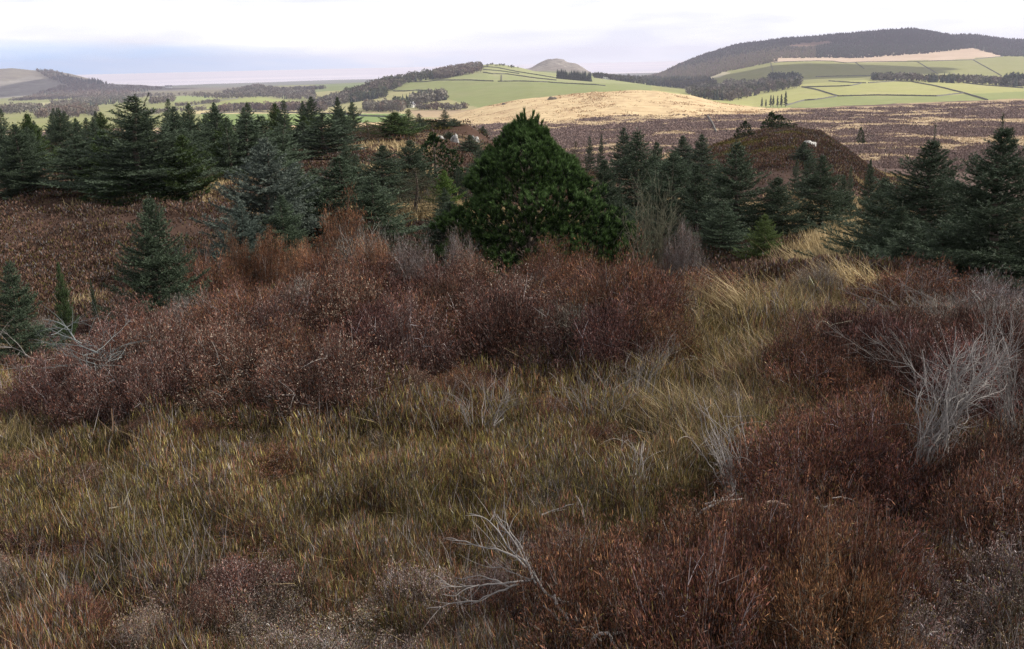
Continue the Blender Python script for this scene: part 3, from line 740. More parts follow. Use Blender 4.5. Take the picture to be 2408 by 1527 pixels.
# ------------------------------------------------------------------ young conifers
def spruce_meshes(h, rad, seed, need_l, need_w, step, c_in, c_tip, gap=.13, droop=.0, per=6, open_=1.0, double=False, expo=.84, lead=.12):
    """returns trunk and crown meshes of a spruce of height h: whorls of branches, side shoots, needles all round the shoots"""
    global R
    keep, R = R, np.random.default_rng(seed)
    tb = Bag(); z = np.linspace(-.25, h * .93, 9)
    wob = np.stack([.012 * h * np.sin(z * 2.1 + seed), .012 * h * np.cos(z * 1.7 + seed), z], 1)
    tb.tube(wob, .018 * h * (1 - np.clip(z / h, 0, 1)) + .006, 7, np.array([1, 1, 1.0]))
    base = []; end = []; age = []
    zz = .06 * h
    while zz < h * .985:
        f = zz / h
        L0 = rad * (1 - f) ** expo * (.9 if f > .12 else .75) + .05 * h * (1 - f)
        nb = max(4, int(per * (1 - .3 * f) + R.random()))
        a0 = R.random() * 6.28
        for k in range(nb):
            a = a0 + k * 2 * PI / nb + R.normal(0, .22)
            Lb = L0 * (.58 + .72 * R.random()) * open_
            el = (-.10 - droop + .95 * f ** 1.4) + R.normal(0, .19)
            n = max(4, int(Lb / .07)); t = np.linspace(0, 1, n)
            d = np.array([math.cos(a), math.sin(a)])
            rr = Lb * t * math.cos(el); zc = zz + Lb * (t * math.sin(el) - .10 * t * (1 - t) * 2 + .16 * t ** 3)
            Pb = np.stack([d[0] * rr, d[1] * rr, zc], 1)
            base.append(Pb[:-1]); end.append(Pb[1:]); age.append(t[1:] * .75 + .1)
            # side shoots, flat to either side, shorter towards the tip
            ns = max(3, int(Lb / .037))
            ts = .12 + .86 * (np.arange(ns) + R.random(ns) * .6) / ns
            pos = np.stack([np.interp(ts, t, Pb[:, q]) for q in range(3)], 1)
            sgn = np.where(np.arange(ns) % 2 == 0, 1, -1.0)
            ang = np.radians(48 + R.normal(0, 10, ns)) * sgn
            dirb = unit(Pb[np.minimum((ts * (n - 1)).astype(int) + 1, n - 1)] - Pb[np.minimum((ts * (n - 1)).astype(int), n - 2)])
            side = np.array([-d[1], d[0], 0])
            dd = unit(dirb * np.cos(np.abs(ang))[:, None] + side * np.sin(ang)[:, None] + np.array([0, 0, .12]) + R.normal(0, .12, (ns, 3)))
            ln = Lb * .42 * (1.05 - ts) * (.7 + .6 * R.random(ns)) + .045
            nseg = 3
            for q in range(nseg):
                base.append(pos + dd * (ln * q / nseg)[:, None]); end.append(pos + dd * (ln * (q + 1) / nseg)[:, None]); age.append(np.clip(.2 + .5 * ts + .35 * (q + 1) / nseg, 0, 1))
        zz += gap * h / 3 * (.8 + .4 * R.random()) * (1 - .35 * f)
    ld = [(0, 0)] if not double else [(0, 0), (.05, .02)]
    for q in ld:
        a = np.array([wob[-1, 0] + q[0] * h * .5, wob[-1, 1] + q[1] * h, h * .9]); b = a + np.array([q[0] * h * .5, q[1] * h, h * lead])
        s = np.linspace(0, 1, 5)[:, None]; Pl = a + (b - a) * s
        base.append(Pl[:-1]); end.append(Pl[1:]); age.append(np.array([.5, .7, .9, 1.0]))
        tb.tube(Pl, [.006, .006, .005, .003, .002], 5, np.array([1, 1, 1.0]))
    A = np.concatenate(base); E = np.concatenate(end); G = np.concatenate(age)
    ln = np.linalg.norm(E - A, axis=1); cnt = np.maximum(1, (ln / step + R.random(len(ln))).astype(int)); idx = np.repeat(np.arange(len(A)), cnt)
    t = R.random(len(idx))[:, None]
    B = A[idx] * (1 - t) + E[idx] * t; T = unit(E[idx] - A[idx])
    q = unit(R.normal(size=B.shape)); q = unit(q - T * (q * T).sum(1)[:, None] + np.array([0, 0, .15]))
    D = unit(T * .75 + q * .8)
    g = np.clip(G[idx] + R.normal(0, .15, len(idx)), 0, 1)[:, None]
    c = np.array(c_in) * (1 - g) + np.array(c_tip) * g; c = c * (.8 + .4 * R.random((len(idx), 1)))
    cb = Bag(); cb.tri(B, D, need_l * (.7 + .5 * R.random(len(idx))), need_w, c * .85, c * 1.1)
    # bare inner wood
    for k in range(0, len(base), 1):
        pass
    r = (tb.mesh('trunk', M_bark), cb.mesh('crown', M_needle))
    R = keep
    return r


def pine_meshes(h, rad, seed, ntuft, nl=.075, nw=.0065, per=42, lobes=True, c_in=(.012, .026, .012), c_tip=(.062, .115, .030)):
    """a dense young pine: upswept shoots each carrying a brush of long needles"""
    global R
    keep, R = R, np.random.default_rng(seed)
    tb = Bag(); z = np.linspace(-.3, h * .9, 8)
    tb.tube(np.stack([0 * z, 0 * z, z], 1), .03 * h * (1 - z / h) + .01, 8, np.array([1, 1, 1.0]))
    f = R.random(ntuft) ** 1.8; a = R.random(ntuft) * 2 * PI
    prof = np.interp(f, [0, .08, .2, .38, .55, .72, .86, .95, 1], [.84, 1.0, 1.02, .93, .79, .59, .39, .21, .05])
    lump = .68 + .66 * vnoise(a * 8 / (2 * PI) * 1.0, f * 9, seed)
    lump2 = .85 + .3 * vnoise(a * 15 / (2 * PI), f * 18, seed + 1)
    dep = np.where(R.random(ntuft) < .60, .90 + .14 * R.random(ntuft), .45 + .45 * R.random(ntuft))
    r = rad * prof * lump * lump2 * dep
    B = np.stack([r * np.cos(a), r * np.sin(a), f * h * .93 + .04 * h * (lump - 1)], 1)
    out = np.stack([np.cos(a), np.sin(a), 0 * a], 1)
    T = unit(out * (.75 - .62 * f)[:, None] + np.array([0, 0, .75]) + R.normal(0, .16, (ntuft, 3)))
    Ls = .09 * (.8 + .5 * R.random(ntuft))
    # candles at the head
    nc = 22; ac = R.random(nc) * 6.28; rc = rad * .22 * R.random(nc) ** .6; zc = h * (.955 - .10 * (rc / (rad * .22)) ** 1.5 + .02 * R.random(nc))
    B = np.concatenate([B, np.stack([rc * np.cos(ac), rc * np.sin(ac), zc - .04], 1)]); T = np.concatenate([T, unit(np.stack([.25 * np.cos(ac), .25 * np.sin(ac), 1 + 0 * ac], 1))]); Ls = np.concatenate([Ls, .17 + .12 * R.random(nc)]); Ls[-1] = .34; B[-1] = [0, 0, h * .93]
    dep = np.concatenate([dep, np.ones(nc)])
    n = len(B); cnt = (per * Ls / .09 * np.where(dep < .8, .5, 1)).astype(int); idx = np.repeat(np.arange(n), cnt); t = R.random(len(idx))
    P0 = B[idx] + T[idx] * (Ls[idx] * t)[:, None]
    q = unit(R.normal(size=P0.shape)); q = unit(q - T[idx] * (q * T[idx]).sum(1)[:, None])
    sp = np.where(np.arange(n) >= n - nc, .38, .72)[idx]
    D = unit(T[idx] + q * sp[:, None])
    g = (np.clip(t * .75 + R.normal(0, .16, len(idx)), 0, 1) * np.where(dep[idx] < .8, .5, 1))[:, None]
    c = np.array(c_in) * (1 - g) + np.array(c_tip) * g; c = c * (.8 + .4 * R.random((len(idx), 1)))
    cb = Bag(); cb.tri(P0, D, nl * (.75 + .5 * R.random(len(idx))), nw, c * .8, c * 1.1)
    for k in range(0, ntuft, 30):
        b = B[k]; s = np.array([0, 0, max(b[2] - .7 * np.hypot(b[0], b[1]) - .05, .03 * h)]); mid = (s + b) / 2 + np.array([0, 0, -.06])
        tb.tube([s, mid, b], [.012, .009, .005], 4, np.array([1, 1, 1.0]))
    r_ = (tb.mesh('trunk', M_bark), cb.mesh('crown', M_needle))
    R = keep
    return r_


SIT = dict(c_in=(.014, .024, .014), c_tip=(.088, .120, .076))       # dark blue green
SITB = dict(c_in=(.02, .034, .030), c_tip=(.15, .18, .15))        # whitened, frosted looking
GRN = dict(c_in=(.016, .030, .012), c_tip=(.070, .105, .034))        # warmer green
BRN = dict(c_in=(.030, .028, .016), c_tip=(.085, .072, .040))        # thin brownish
protos = {
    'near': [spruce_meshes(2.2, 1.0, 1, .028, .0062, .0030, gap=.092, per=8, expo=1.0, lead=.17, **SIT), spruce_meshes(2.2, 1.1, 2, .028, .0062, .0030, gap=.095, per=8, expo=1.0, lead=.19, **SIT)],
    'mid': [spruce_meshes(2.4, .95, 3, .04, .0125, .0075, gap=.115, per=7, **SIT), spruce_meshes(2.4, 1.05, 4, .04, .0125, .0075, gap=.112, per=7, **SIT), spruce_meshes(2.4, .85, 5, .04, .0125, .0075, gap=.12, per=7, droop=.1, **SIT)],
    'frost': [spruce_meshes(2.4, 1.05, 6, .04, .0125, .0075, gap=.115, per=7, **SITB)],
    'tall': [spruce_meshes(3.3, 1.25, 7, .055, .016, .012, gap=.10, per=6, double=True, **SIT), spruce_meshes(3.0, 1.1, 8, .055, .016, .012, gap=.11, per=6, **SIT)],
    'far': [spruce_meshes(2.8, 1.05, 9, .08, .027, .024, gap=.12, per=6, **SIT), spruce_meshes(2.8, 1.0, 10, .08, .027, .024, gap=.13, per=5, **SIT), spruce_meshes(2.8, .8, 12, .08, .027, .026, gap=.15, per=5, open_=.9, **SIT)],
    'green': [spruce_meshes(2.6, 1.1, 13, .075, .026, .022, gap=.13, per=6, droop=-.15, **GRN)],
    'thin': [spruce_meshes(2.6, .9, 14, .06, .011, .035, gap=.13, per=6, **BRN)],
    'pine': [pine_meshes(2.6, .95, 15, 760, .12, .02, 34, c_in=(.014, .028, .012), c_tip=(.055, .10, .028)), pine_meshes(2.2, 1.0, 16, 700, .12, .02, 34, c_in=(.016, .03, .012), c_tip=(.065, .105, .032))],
}
HT = {'near': 2.2, 'mid': 2.4, 'frost': 2.4, 'tall': 3.3, 'far': 2.8, 'green': 2.6, 'thin': 2.6, 'pine': 2.6}


TOP = {}


def tree(kind, var, x, ytop, Y, label, group=None, wide=None, color=(1, 1, 1), tilt=0.0, sheet_w=None, name=None):
    """stands on the ground at depth Y under sheet column x, its tip at sheet height ytop"""
    p = at(np.array([x]), np.array([float(ytop)]), Y)[0]
    g = float(ground(p[0], p[1])); h = max(p[2] - g, .25)
    tr, cr = protos[kind][var % len(protos[kind])]
    h0 = TOP.setdefault(cr.name, float(np.array([v.co.z for v in cr.vertices]).max()))
    sc = h / h0; w = sc
    if sheet_w: w = (sheet_w / F * Y) / (2 * .92 * {'near': 1.0, 'mid': .95, 'frost': 1.0, 'tall': 1.2, 'far': .95, 'green': 1.05, 'thin': .85, 'pine': .95}[kind]) * {'tall': 1.2, 'near': 1.2, 'pine': 1.0}.get(kind, 1.36)
    return thing(name or ('pine_tree' if kind == 'pine' else 'spruce_tree'), [('trunk', tr), ('crown', cr)], (p[0], p[1], g), R.random() * 6.28, (w, w, sc), label, 'tree', group, color, (R.normal(0, .015), R.normal(0, .015) + tilt))


# the big pine by itself
bp = pine_meshes(3.15, 1.62, 31, 7600, .085, .0135, 46, c_in=(.018, .036, .014), c_tip=(.112, .190, .056))
p = at(np.array([1238.0]), np.array([272.0]), 18.0)[0]; g = float(ground(p[0], p[1])); hh = p[2] - g
thing('pine_tree', [('trunk', bp[0]), ('crown', bp[1])], (p[0], p[1], g), 2.1, (hh / 3.15 * 1.0, hh / 3.15 * 1.0, hh / 3.15), 'big dense dark green pine with upright candle shoots, standing alone at the centre', 'tree')

T = tree
T('near', 0, 2378, 262, 8.6, 'large near spruce at the right edge with long bare shoots on its open top', sheet_w=560)
T('near', 1, 2196, 292, 11.5, 'bushy dark spruce with a pointed leader just left of the right-edge spruce', sheet_w=430)
T('near', 0, 2150, 505, 9.6, 'low bushy spruce in front of the pointed spruce near the right edge', sheet_w=260)
T('near', 1, 2270, 455, 10.2, 'squat spruce filling the gap between the two big spruces on the right', sheet_w=250)
T('near', 1, 2315, 420, 9.6, 'bushy spruce merging into the left flank of the right-edge spruce', sheet_w=330)
T('near', 0, 2118, 470, 10.8, 'low round spruce at the front left of the right-hand group', sheet_w=250)
T('near', 0, 2225, 530, 8.9, 'lowest bushy spruce at the front of the right-hand group', sheet_w=300)
T('near', 1, 2085, 395, 13.0, 'spruce on the left shoulder of the bushy right-hand group', sheet_w=220)
T('mid', 0, 1936, 362, 19.5, 'small neat spruce standing alone beside the tan grass gap on the right', sheet_w=150)
T('mid', 1, 1832, 412, 19.0, 'shorter spruce between two taller ones right of the bare willow', sheet_w=150)
T('mid', 2, 1735, 325, 19.5, 'tall dark spruce with dense base, second right of the bare willow', sheet_w=215)
T('mid', 0, 1642, 385, 20.5, 'dark spruce tucked behind the bare willow on its right', sheet_w=140)
T('mid', 1, 1588, 352, 22, 'loose grey green spruce right behind the bare willow', sheet_w=170)
T('mid', 2, 1500, 298, 24, 'tall bluish spruce just right of the big pine', sheet_w=200)
T('mid', 0, 1425, 372, 19.5, 'pale spruce pressed against the right side of the big pine', sheet_w=150)
T('mid', 1, 1460, 470, 18, 'low spruce in the shadowed gap right of the big pine', sheet_w=130)
T('mid', 0, 1607, 498, 15.5, 'thin little spruce sapling in front of the willow on its right', sheet_w=70)
T('mid', 2, 1700, 470, 17.5, 'low spruce at the foot of the tall dark spruce', sheet_w=150)
T('mid', 1, 1800, 500, 16.5, 'yellowish low sapling at the foot of the spruces right of the willow', sheet_w=90, color=(1.5, 1.5, .8))
T('mid', 1, 1060, 470, 19, 'low bluish spruce at the lower left foot of the big pine', sheet_w=170)
T('frost', 0, 618, 322, 19.5, 'whitish frosted looking spruce left of the tall orange heather', sheet_w=285)
T('frost', 0, 560, 470, 17.5, 'low pale spruce at the left foot of the frosted one', sheet_w=140, color=(.8, .85, .85))
T('mid', 0, 802, 365, 21, 'broad dark spruce behind the tallest orange heather bush', sheet_w=310)
T('mid', 2, 735, 390, 23, 'dark spruce between the frosted spruce and the broad dark one', sheet_w=170)
T('mid', 1, 690, 372, 20.5, 'grey green spruce overlapping the right side of the frosted one', sheet_w=190, color=(1.25, 1.25, 1.25))
T('mid', 2, 868, 408, 20, 'grey green spruce hugging the right side of the broad dark one', sheet_w=180, color=(1.2, 1.2, 1.2))
T('mid', 0, 660, 455, 18, 'low grey green spruce between the frosted spruce and the orange heather', sheet_w=150, color=(1.3, 1.3, 1.3))
T('mid', 1, 348, 455, 13.5, 'compact bushy spruce in front of the heather slope on the left', sheet_w=195)
T('mid', 2, 12, 605, 9.2, 'spruce cut by the left edge of the view, low down', sheet_w=170)
T('mid', 0, 136, 612, 10.5, 'small green sapling in the left hollow near the pale grass', sheet_w=62, color=(1.2, 1.3, .9))
T('mid', 1, 217, 650, 11, 'tiny spruce seedling beside the pale grass on the left', sheet_w=22)
T('tall', 0, 312, 217, 31, 'tallest spruce of the left plantation, with a split leader', sheet_w=300)
T('tall', 1, 408, 245, 36, 'slim dark spruce right of the tallest plantation spruce', sheet_w=130)
T('tall', 1, 440, 238, 40, 'pointed spruce second right of the tallest plantation spruce', sheet_w=120)
T('far', 0, 505, 246, 42, 'dark narrow spruce standing clear against the light green fields', sheet_w=110)
T('far', 1, 578, 262, 38, 'spruce rising behind the frosted one, on its left', sheet_w=150)
T('far', 0, 612, 268, 41, 'spruce with a thin tip behind the frosted one, on its right', sheet_w=140)
T('far', 2, 660, 292, 42, 'rounded spruce at the bare heather clearing behind the frosted spruce', sheet_w=130)
T('far', 1, 758, 262, 46, 'dark pointed spruce in front of the pale valley strip', sheet_w=150)
T('far', 0, 710, 285, 52, 'spruce left of the dark pointed one by the pale valley strip', sheet_w=110)
T('thin', 0, 862, 282, 56, 'brownish thin spruce among darker ones near the middle knoll', sheet_w=80)
T('green', 0, 925, 262, 58, 'broad rounded green conifer on the left of the middle knoll', sheet_w=120)
T('far', 2, 958, 256, 62, 'dark spruce with flat tiers on top of the middle knoll', sheet_w=75)
T('far', 2, 985, 266, 64, 'slim spruce second from the left on the top of the middle knoll', sheet_w=55)
T('far', 2, 1045, 258, 66, 'spruce with a bare looking top on the right of the middle knoll', sheet_w=55)
T('far', 1, 1068, 278, 68, 'small spruce last of the row along the middle knoll', sheet_w=40)
T('pine', 1, 1012, 282, 66, 'low bushy conifer between the spruces on the middle knoll', sheet_w=70)
T('far', 0, 1135, 296, 72, 'tiny dark spruce on the bare slope left of the big pine', sheet_w=26)
T('mid', 1, 962, 325, 31, 'bluish spruce below the middle knoll, left of the bare rocks', sheet_w=120)
T('pine', 0, 1022, 308, 36, 'dark green bushy pine in front of the grey rocks', sheet_w=110)
T('far', 1, 1056, 310, 58, 'small round spruce right before the grey rock face', sheet_w=42)
T('far', 0, 1104, 316, 50, 'grey green spruce right of the grey rock face', sheet_w=66)
T('mid', 0, 895, 340, 29, 'dark spruce left of the brownish larch like one', sheet_w=150)
T('thin', 0, 975, 392, 25, 'brown tinged see-through spruce in the hollow left of the big pine', sheet_w=140)
T('green', 0, 1042, 398, 28, 'bright yellow green little spruce in the hollow left of the big pine', sheet_w=70, color=(1.5, 1.6, 1.1))
T('mid', 2, 1080, 388, 30, 'small dark spruce on the slope just left of the big pine', sheet_w=56)
T('mid', 0, 1045, 440, 24, 'low grey green spruce under the bright yellow green one', sheet_w=60)
T('mid', 1, 1130, 350, 34, 'spruce half hidden by the left flank of the big pine', sheet_w=90)
T('pine', 1, 1815, 258, 84, 'left bush of the conifer trio on top of the right-hand knoll', sheet_w=40)
T('pine', 0, 1832, 268, 83, 'middle and broadest bush of the trio on top of the right-hand knoll', sheet_w=60)
T('pine', 1, 1845, 290, 78, 'right bush of the trio, a little lower on the right-hand knoll', sheet_w=50)
T('pine', 0, 1752, 282, 76, 'round dark conifer on the left shoulder of the right-hand knoll', sheet_w=40)
T('far', 0, 1891, 332, 60, 'dark spruce standing in front of the pale rock slab', sheet_w=56)
T('far', 1, 1905, 365, 48, 'low spruce under the pale rock slab, in front of the dark one', sheet_w=60)
T('far', 2, 1872, 372, 50, 'small spruce low on the right-hand knoll, left of the slab', sheet_w=40)
T('far', 1, 1468, 296, 62, 'dark rounded spruce in the moor edge right of the big pine', sheet_w=70)
T('far', 0, 1606, 316, 60, 'broad dark spruce left of the right-hand knoll', sheet_w=74)
T('far', 1, 1650, 312, 56, 'second broad spruce left of the right-hand knoll', sheet_w=80)
T('far', 2, 1388, 318, 66, 'small spruce above the right shoulder of the big pine', sheet_w=40)
T('far', 2, 1412, 314, 68, 'slim little spruce right above the right shoulder of the big pine', sheet_w=30)
T('thin', 0, 1352, 330, 60, 'thin brownish spruce by the right shoulder of the big pine', sheet_w=50)
T('far', 0, 1545, 330, 45, 'spruce between the bluish tall one and the knoll', sheet_w=90)
T('far', 1, 1690, 395, 30, 'dark spruce half hidden left of the tall dark one', sheet_w=90)
T('far', 2, 2002, 388, 44, 'tiny spruce on the tan grass right of the right-hand knoll', sheet_w=34)
T('far', 0, 1985, 408, 34, 'small spruce at the foot of the right-hand knoll, by the tan grass', sheet_w=60)
T('far', 1, 2050, 372, 40, 'dark little spruce on the brown moor left of the pointed spruce', sheet_w=44)
T('pine', 1, 2026, 296, 240, 'dark speck of a bush far out on the open brown moor', sheet_w=16)
T('pine', 0, 1920, 302, 190, 'small dark bush on the moor right above the pale rock slab', sheet_w=18)
T('mid', 2, 33, 285, 33, 'full spruce near the left edge, in front of the plantation', sheet_w=150)
T('green', 0, 60, 262, 40, 'yellow green bushy conifer among dark ones near the left edge', sheet_w=95)
T('mid', 0, 178, 318, 33, 'broad grey green spruce at the front of the plantation on the left', sheet_w=190)
T('green', 0, 238, 300, 33, 'bright bushy conifer left of the tallest plantation spruce', sheet_w=110)
T('green', 0, 425, 312, 31, 'light green bushy conifer at the heather clearing', sheet_w=120)
T('tall', 1, 136, 250, 44, 'dark spruce with a thick top left of the tallest plantation spruce', sheet_w=110)
T('pine', 0, 300, 400, 30.5, 'dark low growth at the foot of the tallest plantation spruce', sheet_w=170)

# the rest of the plantation, packed and alike
PL = 'young spruces packed in the plantation on the left'
spots = []
tries = 0
while len(spots) < 84 and tries < 9000:
    tries += 1
    Y = 33 * (82 / 33.0) ** R.random(); x = R.uniform(-60, 930)
    q = at(np.array([x]), np.array([300.0]), Y)[0]
    if 470 < x < 560 and 44 < Y < 66: continue
    if 640 < x < 800 and Y < 44: continue
    if x > 760 and 40 < Y < 54: continue
    if x > 850 and Y > 70: continue
    if any((q[0] - a) ** 2 + (q[1] - b) ** 2 < 1.75 ** 2 for a, b in spots): continue
    spots.append((q[0], q[1]))
for n, (x, y) in enumerate(spots):
    k = R.choice(['far', 'far', 'far', 'far', 'green', 'thin'], p=[.25, .25, .2, .14, .10, .06]); v = protos[k][R.integers(len(protos[k]))]
    h = 1.85 * (.5 + .8 * R.random()) * (1 + .08 * sm(-8, -30, x)); s = h / 2.7; w = s * (1.05 + .45 * R.random())
    thing('spruce_tree', [('trunk', v[0]), ('crown', v[1])], (x, y, float(ground(x, y))), R.random() * 6.28, (w, w, s), 'young dark green spruce packed among others in the left plantation', 'tree', PL, (1, 1, 1), (R.normal(0, .02), R.normal(0, .02)))
# small ones scattered over the far right moor and knolls
for (x, y, Y) in [(1340, 345, 75), (1375, 350, 58), (1430, 340, 64), (1520, 352, 50)]:
    pass

# bare many-stemmed willow
def stems(n, h, spread, r0, seed, c, kinks=7, curve=.35, wig=.05, twigs=5, base_r=.08, lean=(0, 0), k=5):
    global R
    keep, R = R, np.random.default_rng(seed)
    bag = Bag()
    for q in range(n):
        a = R.random() * 6.28; t = np.linspace(0, 1, kinks + 3); hh = h * (.6 + .45 * R.random()); sp = spread * R.random() ** .6
        o = np.array([math.cos(a), math.sin(a), 0])
        Pt = o * base_r * R.random() + np.outer(t ** (1 - curve), o * sp) + np.outer(t, [lean[0], lean[1], hh]) + np.cumsum(R.normal(0, wig / math.sqrt(kinks), (len(t), 3)) * hh, 0) * t[:, None] ** .5
        cc = np.array(c) * (.75 + .5 * R.random()); rr = r0 * (.5 + .7 * R.random())
        bag.tube(Pt, rr * (1 - .82 * t), k, cc)
        for w in range(twigs):
            f = .3 + .65 * R.random(); i = int(f * (len(t) - 1)); d = unit(Pt[min(i + 1, len(t) - 1)] - Pt[i - 1] + R.normal(0, .55, 3) * np.linalg.norm(Pt[i + 1 if i + 1 < len(t) else i] - Pt[i - 1]))
            l = hh * (.12 + .22 * R.random()); s = np.linspace(0, 1, 5)
            Pw = Pt[i] + np.outer(s, d * l) + np.outer(s ** 2, R.normal(0, .14, 3) * l) + np.cumsum(R.normal(0, .02, (5, 3)), 0) * l * 2
            bag.tube(Pw, rr * .45 * (1 - .8 * s), max(k - 1, 3), cc * 1.05)
    R = keep
    return bag


b = at(np.array([1532.0]), np.array([590.0]), 15.5)[0]; g = float(ground(b[0], b[1]))
tp = at(np.array([1532.0]), np.array([412.0]), 15.5)[0]
w = stems(40, (tp[2] - g) * .92, .42, .009, 5, (.13, .125, .085), 9, .3, .05, 9, .10)
o = link('willow_shrub', w.mesh('willow_shrub', M_twig)); o.location = (b[0], b[1], g)
tag(o, 'bare grey stemmed willow shrub standing before the spruces right of the big pine', 'shrub')

# ------------------------------------------------------------------ heather bushes close by
RUST = np.array([.180, .078, .050]); DRK = np.array([.075, .040, .034]); WOOD = np.array([.15, .118, .10]); GREY = np.array([.33, .30, .295]); CREAM = np.array([.60, .48, .40]); OLIVE = np.array([.220, .178, .056]); STRAW = np.array([.52, .40, .22]); PURP = np.array([.145, .078, .068]); ORNG = np.array([.25, .128, .066])


def heather_meshes(seed, ns, per, pal, cream=.05, greyt=.1, rad=.5, h=.45, sl=(.014, .034), sw=.0044, up_=.55, lean=(0, 0), ball=.040):
    """one bush about a metre across: forking woody stems, each ending in a ragged clump of short sprigs"""
    global R
    keep, R = R, np.random.default_rng(seed)
    st = Bag(); sp = Bag(); fl = Bag()
    wts = np.array([p[1] for p in pal], float); wts /= wts.sum(); cols = np.array([p[0] for p in pal])
    B = []; D = []; Cc = []; top = []
    for q in range(ns):
        a = R.random() * 6.28; f = R.random() ** .55
        if vnoise(math.cos(a) * f * 3.2 + 9, math.sin(a) * f * 3.2 + seed * 1.7, seed + 8) < .30: continue      # bare gaps
        lump = (1.35 if R.random() < .08 else 1.0) * .50 + .62 * vnoise(a * 1.9 + seed, f * 3.2, seed) + .26 * R.random()
        tip = np.array([math.cos(a) * f * rad, math.sin(a) * f * rad, h * lump * (1 - .62 * f ** 2.2)]) + np.array([lean[0], lean[1], 0]) * .3
        tip[:2] += R.normal(0, .06, 2)
        b = np.array([math.cos(a), math.sin(a), 0]) * f * rad * .35 + np.array([0, 0, -.05])
        t = np.linspace(0, 1, 7)[:, None]
        mid = (b + tip) / 2 + np.array([0, 0, -.06 * f]) + R.normal(0, .05, 3)
        Pt = (1 - t) ** 2 * b + 2 * t * (1 - t) * mid + t * t * tip + np.cumsum(R.normal(0, .009, (7, 3)), 0)
        gy = R.random() < greyt; c = (GREY if gy else WOOD) * (.55 + .8 * R.random())
        st.tube(Pt, .0036 * (1 - .72 * t[:, 0]), 3, c)
        axis = unit(Pt[-1] - Pt[-3])
        for w in range(5 if gy else 2):                       # forked side twigs that stick out
            i = int(R.integers(2, 6)); d = unit(axis + R.normal(0, .7, 3)); l = .06 + .11 * R.random(); sg = np.linspace(0, 1, 4)
            Pw = Pt[i] + np.outer(sg, d * l) + np.outer(sg ** 2, R.normal(0, .03, 3))
            st.tube(Pw, .0022 * (1 - .7 * sg), 3, c * 1.25)
            n2 = int(per * .18); B.append(Pw[-1] + R.normal(0, ball * .45, (n2, 3))); D.append(unit(d * .8 + R.normal(0, .7, (n2, 3)))); Cc.append(np.full(n2, R.lognormal(0, .22))); top.append(np.full(n2, .8))
        n = int(per * (.5 + R.random())); u = R.random(n) ** .8
        pos = np.stack([np.interp(1 - .42 * u * u, t[:, 0], Pt[:, k]) for k in range(3)], 1) + R.normal(0, ball, (n, 3)) * np.array([1, 1, .8])
        B.append(pos); D.append(unit(axis * .55 + (pos - Pt[-3]) / ball * .16 + np.array([0, 0, up_]) + R.normal(0, .62, (n, 3)))); Cc.append(np.full(n, R.lognormal(-.05, .40))); top.append(1 - u)
    B = np.concatenate(B); D = np.concatenate(D); Cc = np.concatenate(Cc); top = np.concatenate(top); n = len(B)
    ci = R.choice(len(cols), n, p=wts); patch = fbm(B[:, 0] * 5 + seed, B[:, 1] * 5, seed + 4, 3)[:, None]
    c = cols[ci] * np.clip(R.lognormal(-.1, .42, (n, 1)), .25, 2.4) * (.7 + .6 * patch) * Cc[:, None]
    c = np.clip(c, .008, .75)
    sp.dia(B, D, (sl[0] + (sl[1] - sl[0]) * R.random(n)) * np.where(R.random(n) < .07, 2.0, 1), sw * (.7 + .6 * R.random(n)), c * .6, c * 1.2)
    nf = max(int(n * cream), 3)
    pick = R.choice(np.nonzero(top > .45)[0], nf)
    cf = CREAM * (.55 + .6 * R.random((nf, 1)))
    for k in range(2):
        fl.dia(B[pick] + D[pick] * .02 + R.normal(0, .004, (nf, 3)), unit(D[pick] + R.normal(0, .6, (nf, 3))), .007 + .005 * R.random(nf), .0048, cf, cf)
    r = [('stems', st.mesh('stems', M_twig)), ('sprigs', sp.mesh('sprigs', M_heather))]
    if cream > .02: r.append(('seed_heads', fl.mesh('seed_heads', M_heather)))
    R = keep
    return r


HB = {
    'rust': [heather_meshes(40 + k, 150, 165, [(RUST, 5), (DRK, 2), (ORNG, 2), (WOOD, 1.5), (PURP, 1.5), (OLIVE * .6, .6)], .012, .26) for k in range(3)],
    'cream': [heather_meshes(50 + k, 150, 155, [(PURP, 3), (RUST, 3), (DRK, 2), (WOOD, 2)], .052, .26) for k in range(3)],
    'dark': [heather_meshes(60 + k, 150, 165, [(DRK, 5), (PURP, 2), (RUST, 1.5), (WOOD, 1)], .006, .2) for k in range(2)],
    'grey': [heather_meshes(70 + k, 210, 70, [(GREY * .75, 4), (WOOD, 4), (PURP, 2), (RUST, 1)], .008, .7, sl=(.02, .045), sw=.0032, up_=.6) for k in range(3)],
    'orange': [heather_meshes(80 + k, 170, 155, [(ORNG, 5), (RUST, 4), (WOOD, 1)], .004, .22, h=.6, up_=.8) for k in range(2)],
    'pale': [heather_meshes(90 + k, 160, 115, [(WOOD * 1.2, 4), (GREY * .6, 2.5), (PURP * 1.2, 2.5), (OLIVE * .8, 1.5), (RUST, 1)], .075, .4, sw=.0036) for k in range(2)],
}
KW = {'rust': 'rusty red', 'cream': 'brown cream flecked', 'dark': 'very dark brown', 'grey': 'grey twiggy', 'orange': 'tall orange brown', 'pale': 'pale cream flecked'}


def bush(kind, var, P, w, h, label, group=None, color=(1, 1, 1)):
    v = HB[kind][var % len(HB[kind])]; h0 = .6 if kind == 'orange' else .45
    g = float(ground(P[0], P[1]))
    return thing('heather_bush', v, (P[0], P[1], g - .02), R.random() * 6.28, (w, w, h / h0), label, 'heather', group, color, (R.normal(0, .05), R.normal(0, .05)))


def spot(x, y, lift=0.0):
    q = hit([x], [y], .9, 60, lift)[0]
    return q


